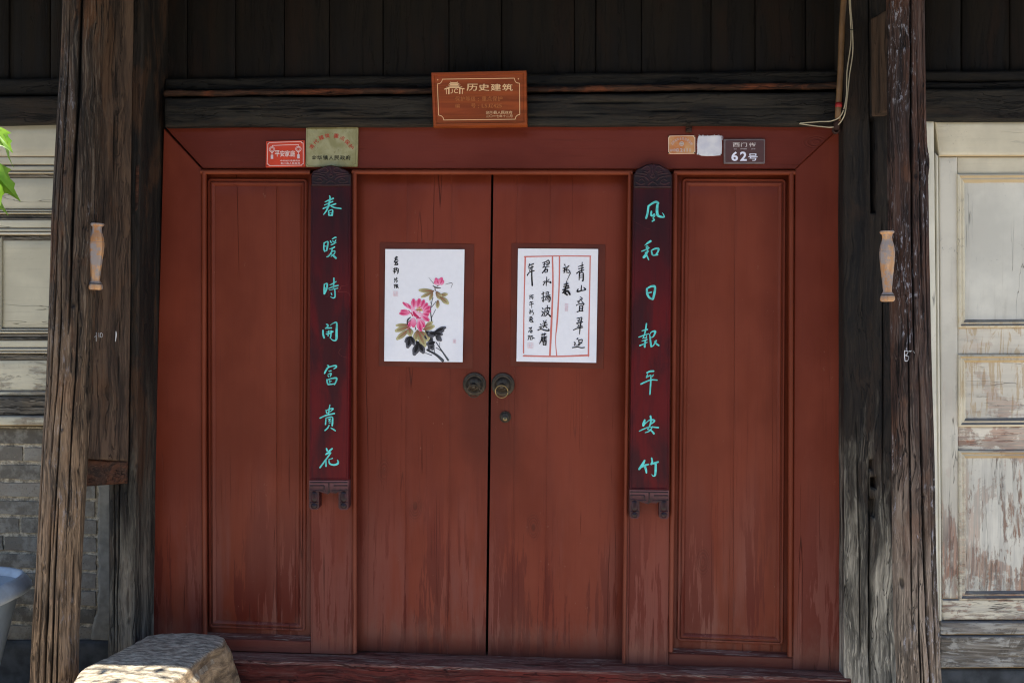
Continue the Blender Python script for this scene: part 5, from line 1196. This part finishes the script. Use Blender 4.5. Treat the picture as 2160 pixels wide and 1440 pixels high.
chars = [
 # 青
 [(790,230,6),(785,330,12)],[(745,280,6),(800,262,10)],[(750,305,8),(806,290,8)],[(728,355,10),(760,330,8),(808,318,8)],[(760,345,12),(755,430,7)],[(762,350,8),(800,350,10),(800,430,12),(790,442,8)],[(765,378,6),(795,375,6)],[(765,402,6),(795,398,6)],
 # 山
 [(782,490,7),(778,545,10)],[(745,530,8),(735,560,14),(780,550,10),(812,545,8)],[(808,515,8),(826,535,14),(812,545,6)],
 # 叠
 [(770,620,6),(790,640,8),(750,665,6)],[(765,640,5),(785,662,6)],[(735,668,6),(755,688,7)],[(785,668,6),(802,690,7)],[(745,675,5),(765,670,5)],[(725,715,8),(740,705,6),(808,695,9),(800,715,6)],[(760,722,8),(758,778,9)],[(765,722,6),(795,722,9),(790,775,9)],[(765,742,5),(788,740,5)],[(765,758,5),(788,756,5)],[(732,790,8),(765,778,8),(798,778,8)],
 # 翠
 [(730,862,6),(755,858,7),(752,895,8)],[(738,885,6),(745,892,6)],[(762,855,6),(785,852,8),(780,890,9)],[(765,878,6),(772,886,6)],[(725,918,8),(765,905,8),(795,902,8)],[(740,925,6),(750,945,7)],[(780,915,6),(770,940,7)],[(692,992,8),(730,975,8),(795,962,9)],[(768,900,8),(765,980,9),(758,1040,5)],[(735,958,6),(790,945,6)],
 # 迎
 [(730,1095,8),(742,1085,9)],[(750,1105,8),(755,1140,9),(745,1165,7)],[(752,1108,7),(790,1100,8),(782,1140,8)],[(700,1130,8),(712,1140,9),(700,1165,7)],[(715,1165,6),(760,1160,6),(770,1130,7)],[(682,1190,9),(740,1182,8),(780,1192,8),(815,1188,8)],
 # 新
 [(590,255,8),(598,268,8)],[(572,300,6),(610,285,7)],[(585,300,6),(590,320,6)],[(575,328,6),(615,310,6)],[(597,300,9),(592,345,7)],[(595,330,6),(582,350,5)],[(640,270,8),(615,300,7),(618,335,8)],[(625,310,6),(640,322,7),(655,352,8),(645,378,5),(620,430,4)],[(612,345,5),(640,350,6)],
 # 春
 [(615,440,5),(610,490,10),(585,560,14),(568,575,8)],[(585,480,8),(630,470,10)],[(580,505,8),(635,495,12)],[(570,540,8),(640,515,12)],[(600,560,14),(628,555,16),(652,592,14)],[(590,578,12),(620,596,14)],[(605,530,10),(602,580,12)],
 # 碧
 [(345,235,7),(380,225,8)],[(350,258,6),(380,250,7)],[(365,230,8),(362,272,8),(348,285,6)],[(390,220,7),(395,245,7),(388,265,7)],[(392,215,8),(412,210,10),(420,240,9),(400,262,8)],[(395,240,5),(410,236,5)],[(345,290,6),(400,278,8),(418,278,7)],[(385,280,8),(365,320,9),(342,350,10)],[(370,318,7),(372,345,9)],[(372,318,7),(398,310,10),(395,340,9)],[(375,345,6),(395,340,6)],
 # 水
 [(392,395,6),(388,450,9),(385,495,6)],[(352,450,6),(375,445,7),(352,485,9)],[(418,420,6),(395,450,7)],[(395,445,6),(420,455,7),(438,462,12),(430,448,10)],
 # 揚
 [(332,590,6),(362,575,7)],[(350,565,8),(352,670,9),(340,655,5)],[(330,635,6),(368,615,6)],[(382,570,6),(384,600,6)],[(382,570,6),(410,565,8),(405,598,7)],[(385,585,5),(405,582,5)],[(365,618,6),(428,600,8)],[(390,612,8),(370,660,7)],[(392,625,6),(428,620,10),(425,665,10),(412,675,7)],[(405,625,6),(390,655,6)],[(418,625,6),(405,662,6)],
 # 波
 [(342,745,7),(350,758,9)],[(335,782,7),(345,790,9)],[(335,835,9),(348,810,9),(355,790,6)],[(372,750,7),(368,800,8),(358,838,6)],[(374,750,6),(425,742,9),(418,765,6)],[(398,715,7),(396,780,8)],[(376,785,6),(415,780,8),(395,815,9),(370,838,6)],[(385,795,6),(410,815,9),(432,838,14)],
 # 送
 [(355,890,8),(362,905,7)],[(385,880,6),(378,900,7)],[(345,920,6),(390,908,8)],[(340,945,6),(398,930,8)],[(370,905,8),(362,950,9),(348,968,6)],[(370,945,6),(392,965,10)],[(320,925,7),(328,935,8)],[(305,962,6),(330,955,8),(318,985,7)],[(290,995,8),(325,982,8),(370,995,10),(415,998,12),(410,980,6)],
 # 舊
 [(330,1045,7),(382,1035,8)],[(345,1032,6),(348,1055,7)],[(370,1025,6),(365,1052,7)],[(335,1065,7),(328,1110,8),(310,1145,7)],[(342,1072,8),(340,1120,9)],[(345,1075,6),(392,1065,8)],[(348,1088,6),(385,1080,7)],[(348,1102,6),(385,1094,7)],[(348,1118,6),(388,1110,8)],[(365,1065,7),(364,1115,7)],[(350,1125,7),(352,1160,8)],[(352,1125,6),(382,1122,9),(380,1160,10)],[(355,1142,5),(378,1140,5)],[(352,1160,6),(380,1158,7)],
 # 年
 [(198,250,8),(188,285,8)],[(195,268,6),(240,248,9)],[(185,300,6),(238,280,9)],[(205,300,8),(200,330,8)],[(172,378,10),(195,345,8),(250,325,9)],[(225,275,10),(222,380,12),(228,490,14)],
 # 丙午新春
 [(192,605,6),(240,598,6)],[(218,602,6),(212,625,6)],[(200,618,5),(202,645,6)],[(203,620,5),(235,615,7),(232,642,7)],[(212,625,4),(225,636,5)],
 [(208,672,6),(200,690,6)],[(208,680,5),(236,672,6)],[(196,708,6),(240,696,7)],[(220,675,6),(222,742,5)],
 [(200,758,5),(206,770,6)],[(192,785,5),(218,775,5)],[(194,800,5),(218,792,5)],[(206,780,6),(202,815,5)],[(235,768,5),(220,795,5)],[(226,790,5),(242,800,6),(235,825,5)],
 [(195,850,5),(225,842,6)],[(192,865,5),(230,855,6)],[(212,840,6),(208,875,6),(192,895,5)],[(195,880,5),(235,868,6)],[(205,885,8),(222,880,8),(238,905,7)],[(208,900,6),(228,902,6)],
 # signature
 [(192,965,6),(198,975,6)],[(188,1015,7),(196,995,6)],[(205,970,6),(222,962,7),(208,985,6)],[(205,985,5),(228,1000,7)],[(208,1005,6),(210,1022,6)],[(210,1005,5),(226,1002,6),(222,1022,6)],[(208,1022,5),(224,1020,5)],
 [(180,1062,6),(200,1055,6)],[(192,1055,6),(188,1090,6),(178,1102,5)],[(182,1078,5),(198,1072,5)],[(212,1055,5),(208,1100,7)],[(214,1058,5),(230,1055,6),(222,1072,6)],[(226,1075,5),(238,1082,6),(252,1085,6)],[(235,1078,5),(222,1102,5)]]
ik.strokes(chars, K, wmul=1.4)
sealmark(ik, 178, 1138, 236, 1192); sealmark(ik, 598, 698, 628, 776)
ik.build('brush_writing', M['ink'], pB)

# ================================================================ plaques
def crop_pts(crop, q): return [(crop[0] + x / crop[2], crop[1] + y / crop[2]) for x, y in q]
# wooden historic-building sign
CS = (900, 140, 9.39)
Ys = -.075
q = crop_pts(CS, [(85, 120), (1975, 80), (1990, 1170), (130, 1195)])
sg = thing('wooden_sign', 'varnished orange brown sign with pale lettering on the lintel beam', 'sign', (P(1010, 266, Ys).x, Ys, P(1010, 266, Ys).z))
pol = qpoly(q, Ys)
V = []; F = []
for dd, y in ((0, Ys + .035), (0, Ys + .004), (.002, Ys), (.010, Ys + .0), (.0125, Ys + .0045), (.014, Ys + .0045)):
    for p in (inset(pol, dd) if dd else pol): V.append((p[0], y, p[1]))
for k in range(5):
    for i in range(4): F.append((k * 4 + i, k * 4 + (i + 1) % 4, (k + 1) * 4 + (i + 1) % 4, (k + 1) * 4 + i))
F.append((20, 21, 22, 23)); F.append((3, 2, 1, 0))
obj('board', V, F, M['signwood'], sg)
ik = Ink(*CS, Ys + .0045, 0, .0004)
GO = srgb(232, 190, 142)[:3]; GD = srgb(176, 106, 58)[:3]
brd = [(312,258),(1735,238)], [(1735,238),(1755,300),(1790,330),(1838,338)], [(1838,338),(1845,955)], [(1845,955),(1800,970),(1765,1005),(1752,1050)], [(1752,1050),(340,1066)], [(340,1066),(325,1020),(290,985),(236,968)], [(236,968),(213,352)], [(213,352),(260,342),(295,310),(312,258)]
for s in brd: ik.stroke([p + (12,) for p in s], GO)
for s in ([(475,325,16),(605,325,16)],[(450,345,14),(640,342,14)],[(470,368,22),(620,368,22)],[(430,375,10),(470,380,14),(620,380,14),(665,372,10)],[(455,410,16),(635,410,16)],[(390,415,12),(450,420,16),(640,418,16),(700,410,12)],[(350,455,16),(420,440,18),(445,425,14)],[(745,450,16),(670,440,18),(645,425,14)],[(390,460,14),(392,548,14)],[(440,430,26),(438,545,28)],[(655,430,26),(655,540,26)],[(710,455,14),(705,545,14)],[(365,445,14),(440,445,16)],[(650,445,16),(735,443,14)],[(440,425,14),(650,425,14)],[(505,455,14),(505,520,14),(475,535,12)],[(615,462,14),(575,450,14),(548,490,16),(570,525,14),(615,520,14)],[(475,310,8),(478,340,8)],[(608,308,8),(606,338,8)]): ik.stroke(s, GO)
for ch, x0, x1 in (('历', 790, 1010), ('史', 1025, 1245), ('建', 1265, 1475), ('筑', 1495, 1705)): ik.text(ch, x0, 350, x1, 488, GO, .012)
def boldline(y0, y1, chars_, x0, x1, col, bold=.004):
    n = len(chars_); w = (x1 - x0) / n
    for i, ch in enumerate(chars_):
        if ch != ' ':
            if ch in ':：': ik.text(':', x0 + w * i + w * .42, y0 + (y1 - y0) * .35, x0 + w * i + w * .58, y1, col, bold)
            elif ch == '一': ik.text(ch, x0 + w * (i + .05), (y0 + y1) / 2 - 4, x0 + w * (i + .95), (y0 + y1) / 2 + 4, col, bold)
            elif ch == '二': ik.text(ch, x0 + w * (i + .05), y0 + 8, x0 + w * (i + .95), y1 - 4, col, bold)
            else: ik.text(ch, x0 + w * (i + .05), y0, x0 + w * (i + .95), y1, col, bold)
boldline(600, 692, '保护等级:', 560, 1075, GD); boldline(596, 690, '重点保护', 1088, 1505, GD)
boldline(745, 825, '编', 560, 660, GD); boldline(738, 825, '号:', 875, 1075, GD); boldline(745, 820, 'LSJZ425', 1088, 1490, GD, .01)
boldline(885, 945, '剑川县人民政府', 1168, 1700, GO); boldline(960, 1014, '二〇一七年十二月', 1175, 1700, GO)
ik.build('lettering', M['ink'], sg)
for x, y in ((218, 268), (1818, 250)):
    lathe('screw', [(.0026, 0), (.0026, -.0012), (.0, -.0014)], P(900 + x / 9.39, 140 + y / 9.39, Ys + .0045), M['gold'], sg, 10, 'Y')

# red and brass plaques
CR = (550, 260, 9.818)
def plaque(name, lab, q, crop, Y, th, mat, rnd=.003):
    qq = crop_pts(crop, q); c = P(sum(a for a, _ in qq) / 4, qq[2][1], Y)
    t = thing(name, lab, 'plaque' if name != 'house_number_plate' else 'house number', (c.x, Y, c.z))
    plate('plate', notch(qpoly(qq, Y), rnd, 3), Y, Y + th, mat, t, .0006)
    return t
ph = plaque('red_plaque', 'small bright red plaque with white lantern drawings, left on the head rail', [(108, 375), (908, 352), (925, 900), (100, 918)], CR, -.006, .0055, M['redplaque'])
WH = srgb(236, 214, 206)[:3]
ik = Ink(*CR, -.006, 0, .0003)
for s in ([(170,402),(835,382)],[(835,382),(850,408),(878,412)],[(878,412),(880,842)],[(880,842),(858,850),(848,872)],[(848,872),(175,880)],[(175,880),(162,852),(132,848)],[(132,848),(148,430)],[(148,430),(165,425),(170,402)],[(240,462),(780,445)],[(240,462),(238,480)],[(780,445),(782,465)]): ik.stroke([p + (11,) for p in s], WH)
for cx, cy in ((233, 545), (780, 535)):
    P8 = [(cx + 58 * math.cos(a * math.pi / 6), cy + 52 * math.sin(a * math.pi / 6), 9) for a in range(13)]; ik.stroke(P8, WH)
    ik.stroke([(cx + 36 * math.cos(a * math.pi / 6), cy + 32 * math.sin(a * math.pi / 6), 8) for a in range(13)], WH)
    ik.stroke([(cx - 22, cy + 14, 8), (cx - 22, cy - 12, 8), (cx + 22, cy - 12, 8), (cx + 22, cy + 14, 8)], srgb(190, 80, 60)[:3])
    for dx in (-30, 0, 30): ik.stroke([(cx + dx, cy + 45 - abs(dx) * .3, 8), (cx + dx * .3, cy + 70, 8)], WH)
    ik.stroke([(cx, cy + 62, 10), (cx, cy + 110, 10)], WH); ik.stroke([(cx - 28, cy - 50, 12), (cx + 28, cy - 50, 12)], WH)
    ik.poly([(cx - 26, cy + 110), (cx + 26, cy + 110), (cx + 26, cy + 195), (cx - 26, cy + 195)], srgb(214, 196, 196)[:3])
for ch, x0, x1 in (('平', 292, 390), ('安', 398, 495), ('家', 502, 602), ('庭', 610, 715)): ik.text(ch, x0, 566, x1, 694, WH, .012)
boldline(760, 795, '中共剑川县委员会', 400, 820, WH, .012); boldline(812, 852, '剑川县人民政府', 408, 820, WH, .012)
ik.build('lettering', M['ink'], ph)
for x, y in ((150, 412), (868, 385), (130, 882), (872, 872)): lathe('screw', [(.0019, 0), (.0019, -.001), (0, -.0012)], P(550 + x / 9.818, 260 + y / 9.818, -.006), M['black'], ph, 8, 'Y')
bp = plaque('brass_plaque', 'tarnished brass plaque with an arc of red characters above the left couplet', [(940, 95), (2015, 85), (2000, 898), (930, 900)], CR, -.012, .0115, M['brass'])
ik = Ink(*CR, -.012, 0, .0003)
RD = srgb(178, 62, 48)[:3]; BK = srgb(26, 24, 18)[:3]; OL = srgb(96, 80, 42)[:3]
for s in ([(962,118),(1975,108)],[(1975,108),(1968,838)],[(1968,838),(1935,850),(1925,872)],[(1925,872),(985,878)],[(985,878),(952,850)],[(952,850),(962,118)]): ik.stroke([p + (6,) for p in s], OL)
for ch, x, y, r_ in (('清', 1055, 492, -58), ('代', 1140, 392, -42), ('建', 1255, 300, -22), ('筑', 1378, 262, -6), ('重', 1565, 262, 8), ('点', 1690, 312, 24), ('保', 1790, 392, 40), ('护', 1872, 488, 55)):
    ik.text(ch, x - 54, y - 46, x + 54, y + 46, RD, .012, R(r_))
for k, ch in enumerate('金华镇人民政府'): ik.text(ch, 1052 + k * 118, 668, 1052 + k * 118 + 102, 762, BK, .012)
ik.build('lettering', M['ink'], bp)

CO = (1400, 260, 9.39)
oq = plaque('orange_plaque', 'small faded orange plaque numbered 2111 on the head rail', [(90, 245), (625, 240), (625, 605), (92, 612)], CO, -.005, .0045, M['orange'], .002)
ik = Ink(*CO, -.005, 0, .0003); WC = srgb(236, 214, 190)[:3]; SV = srgb(198, 190, 190)[:3]
for s in ([(125,258),(590,252)],[(590,252),(600,275),(618,285)],[(618,285),(618,570)],[(618,570),(600,580),(590,598)],[(590,598),(125,604)],[(125,604),(115,585),(98,575)],[(98,575),(98,285)],[(98,285),(115,275),(125,258)]): ik.stroke([p + (11,) for p in s], WC)
arc = '云南省安全防范委监制'
for k, ch in enumerate(arc):
    a = R(-62 + 124 * k / (len(arc) - 1)); x, y = 358 + 215 * math.sin(a), 500 - 195 * math.cos(a)
    ik.text(ch, x - 20, y - 26, x + 20, y + 26, SV, .0, a * .75)
cc = [(355 + 46 * math.cos(a * math.pi / 8), 408 + 46 * math.sin(a * math.pi / 8)) for a in range(16)]; ik.poly(cc, srgb(190, 176, 166)[:3])
ik.stroke([(330, 400, 7), (355, 385, 7), (382, 398, 7)], srgb(160, 104, 64)[:3]); ik.stroke([(328, 425, 7), (385, 425, 7)], srgb(160, 104, 64)[:3])
ik.text('编号', 120, 512, 205, 562, SV, .0); ik.text('NO.', 215, 500, 312, 565, SV, .02); ik.text('2111', 322, 500, 528, 566, SV, .015)
ik.build('lettering', M['ink'], oq)
for x, y in ((98, 262), (612, 262), (98, 590), (610, 590)): lathe('screw', [(.0022, 0), (.0022, -.0012), (0, -.0014)], P(1400 + x / 9.39, 260 + y / 9.39, -.005), M['black'], oq, 8, 'Y')

# white painted-over plate with ragged brush edge
wq = [(688, 262), (720, 250), (900, 248), (1060, 240), (1128, 262), (1150, 330), (1155, 470), (1148, 612), (1130, 634), (1000, 646), (870, 650), (740, 640), (690, 618), (655, 612), (668, 540), (664, 420), (672, 320)]
wt = thing('blank_plaque', 'plate overpainted white with ragged brushed top, beside the house number', 'plaque', (P(1497, 328, -.004).x, -.004, P(1497, 328, -.004).z))
plate('plate', qpoly(crop_pts(CO, wq), -.004), -.004, -.0003, M['whitewash'], wt, .0008)
ik = Ink(*CO, -.004, 0, .0003); WW = (1, 1, 1)
random.seed(3)
for k in range(34):
    x = lerp(690, 1130, random.random()); y = 262 - random.random() * 22
    ik.stroke([(x, y + 12, 8), (x + random.uniform(-20, 20), y - random.uniform(0, 18), random.uniform(3, 7))], WW)
for k in range(10):
    y = lerp(260, 330, k / 9); ik.stroke([(1120, y, 6), (1160 + random.uniform(-8, 25), y + random.uniform(-8, 4), 3)], WW)
    y = lerp(300, 620, k / 9); ik.stroke([(690, y, 6), (660 + random.uniform(-18, 8), y + random.uniform(-6, 10), 3)], WW)
ik.build('brushed_edge', M['whitewash'], wt)
for x, y in ((688, 622), (1135, 620)): lathe('screw', [(.0022, 0), (.0022, -.0012), (0, -.0014)], P(1400 + x / 9.39, 260 + y / 9.39, -.0045), M['black'], wt, 8, 'Y')

hn = plaque('house_number_plate', 'brown enamel house number plate 62 on the head rail at right', [(1192, 318), (2008, 312), (2005, 800), (1192, 802)], CO, -.010, .0095, M['plateedge'], .003)
pq = crop_pts(CO, [(1222, 345), (1985, 340), (1982, 770), (1222, 775)])
plate('enamel_face', notch(qpoly(pq, -.010), .004, 3), -.0112, -.0098, M['brownplate'], hn, .0005)
ik = Ink(*CO, -.0112, 0, .0003); WN = srgb(232, 232, 244)[:3]; WD = srgb(216, 206, 200)[:3]
ik.text('西', 1370, 388, 1505, 468, WD, .012); ik.text('门', 1530, 388, 1650, 468, WD, .012); ik.text('街', 1692, 388, 1828, 468, WD, .012)
ik.text('xi', 1385, 500, 1440, 522, SV, .01); ik.text('men', 1522, 502, 1645, 520, SV, .01); ik.text('jie', 1735, 500, 1815, 524, SV, .01)
ik.text('6', 1340, 562, 1472, 750, WN, .03); ik.text('2', 1512, 562, 1645, 748, WN, .03); ik.text('号', 1672, 602, 1860, 745, WN, .012)
ik.build('lettering', M['ink'], hn)

# small wooden wedge left on the head rail above the orange plaque
wd = board('wedge', [(1447, 263), (1461, 263), (1459, 279), (1447, 279)], -.010, .0095, M['crossbar'], None, 3, 3, .001, bev=.001)
tag(wd, 'small brown wooden wedge above the orange plaque', 'wedge')

# ================================================================ pipe and cables at the upper right
pp = thing('wall_pipe', 'thin brown pipe running down the boards at upper right', 'pipe', (P(1765, 270, -.07).x, -.07, P(1765, 278, -.07).z))
tube('pipe', [P(1790, -260, -.075), P(1780, 0, -.07), P(1776, 60, -.07), P(1773, 150, -.068), P(1769, 215, -.066), P(1767, 256, -.064)], .0105, M['pipe'], pp, 14)
tube('red_band', [P(1769.6, 217, -.066), P(1769, 227, -.066)], .0118, M['redtape'], pp, 14)
tube('pipe_end', [P(1767, 252, -.064), P(1765, 262, -.062), P(1764, 274, -.060)], .0112, M['rust'], pp, 14)
lathe('end_nut', [(.014, .004), (.015, -.008), (.009, -.012), (.006, -.004)], P(1763, 275, -.052), M['rust'], pp, 12, 'Y')
def cable(pts, Y, r, lab):
    c = catmull([(u, v, y) for u, v, y in pts], 8)
    o = tube('cable', [P(u, v, y) for u, v, y in c], r, M['cable'], None, 8); tag(o, lab, 'cable'); return o
cable([(1792, -260, -.09), (1793, -20, -.09), (1798, 60, -.09), (1799, 110, -.09), (1792, 160, -.09), (1786, 215, -.09), (1780, 246, -.09), (1762, 267, -.065), (1730, 267, -.05), (1686, 261, -.045)], 0, .0021, 'cream cable hanging beside the pipe, right of the pair, looping low')
cable([(1788, -260, -.09), (1791, -20, -.09), (1794, 40, -.09), (1795, 90, -.09), (1787, 150, -.09), (1785, 205, -.09), (1775, 242, -.09), (1755, 255, -.075), (1725, 257, -.05), (1688, 260, -.045)], 0, .0021, 'cream cable hanging beside the pipe, left of the pair, looping high')
for u, v in ((1796, 63), (1783, 232)):
    tg = tube('cable_tie', [P(u - 6, v, -.093), P(u + 9, v + 1, -.09)], .0016, M['black'], None, 6); tag(tg, 'small black tie round the two cables, %s one' % ('upper' if v < 100 else 'lower'), 'cable tie')

# ================================================================ vine with sunlit leaves at the left
vn = thing('climbing_vine', 'leafy green vine hanging in sunlight at the left edge', 'vine', (P(-60, 420, -1.25).x, -1.25, 1.7))
def vleaf(base, tip, width, roll=0.0, curl=.25, seed=0):
    base, tip = Vector(base), Vector(tip); ax = tip - base; L = ax.length; ax.normalize()
    sd = ax.cross(Vector((0, -1, .35))).normalized(); nm = sd.cross(ax).normalized()
    q = Matrix.Rotation(roll, 3, ax); sd = q @ sd; nm = q @ nm
    out = [(0, 0), (.10, .22), (.02, .40), (.16, .50), (.30, .62), (.34, .40), (.46, .34), (.60, .36), (.68, .20), (.82, .10), (1.0, 0)]
    V = []; F = []
    m = len(out)
    for sgn in (-1, 1):
        b0 = len(V)
        for a, w in out:
            for k in range(4):
                f = k / 3; y = sgn * w * width * f
                d = -curl * L * a * a - abs(y) * .35 + .03 * L * noise.noise(Vector((a * 5, f * 4 * sgn, seed)))
                V.append(base + ax * (a * L) + sd * y + nm * d)
        for i in range(m - 1):
            for k in range(3):
                a_ = b0 + i * 4 + k; f = (a_, a_ + 1, a_ + 5, a_ + 4); F.append(f if sgn > 0 else f[::-1])
    return obj('leaf', V, F, M['leaf'], vn, True)
YV = -1.3
stem_pts = [P(-80, -420, YV - .1), P(-70, -200, YV - .05), P(-75, 0, YV), P(-50, 180, YV), P(-25, 330, YV), P(-40, 450, YV), P(-70, 560, YV)]
tube('stem', stem_pts, .004, M['twig'], vn, 8)
LV = [((-60, 210), (-12, 300), .06, .4), ((-18, 268), (26, 312), .055, -.5), ((4, 288), (14, 354), .04, 1.1), ((-22, 352), (37, 426), .055, .2), ((-18, 362), (8, 425), .05, -.9), ((-34, 385), (0, 455), .06, .8), ((-110, 300), (-90, 420), .12, .1), ((-90, 120), (-60, 240), .12, .3), ((-90, 430), (-60, 560), .11, -.2), ((-90, 20), (-110, 150), .12, 0)]
for k, ((a, b), (c, d), w, rl) in enumerate(LV):
    vleaf(P(a, b, YV + .01 * (k % 3)), P(c, d, YV - .03 + .015 * (k % 4)), w, rl, .18, k)
# the same vine trails along the eave edge; its leaves dapple the stone
random.seed(12)
vx = P(260, 1400, -.6).x
for k in range(26):
    # target points over the stone's front corner, followed back along the sun to just beyond the eave
    tx = lerp(P(60, 1440, -.65).x, P(420, 1440, -.65).x, random.random()); ty = -.50 - abs(random.gauss(0, .16))
    tt = (2.45 + random.uniform(-.15, .25) - zt_) / SUND.z
    p = Vector((tx, ty, zt_)) + SUND * tt
    a = random.uniform(0, 6.28); vleaf(p, p + Vector((.05 * math.cos(a), .05 * math.sin(a), -.02)), .03, random.uniform(-.6, .6), .1, k)
tube('stem', [stem_pts[0], Vector((vx - .3, EY + .1, 2.62)) + Vector((-.25, 0, 0)), Vector((vx + .1, EY + .05, 2.66))], .005, M['twig'], vn, 8)
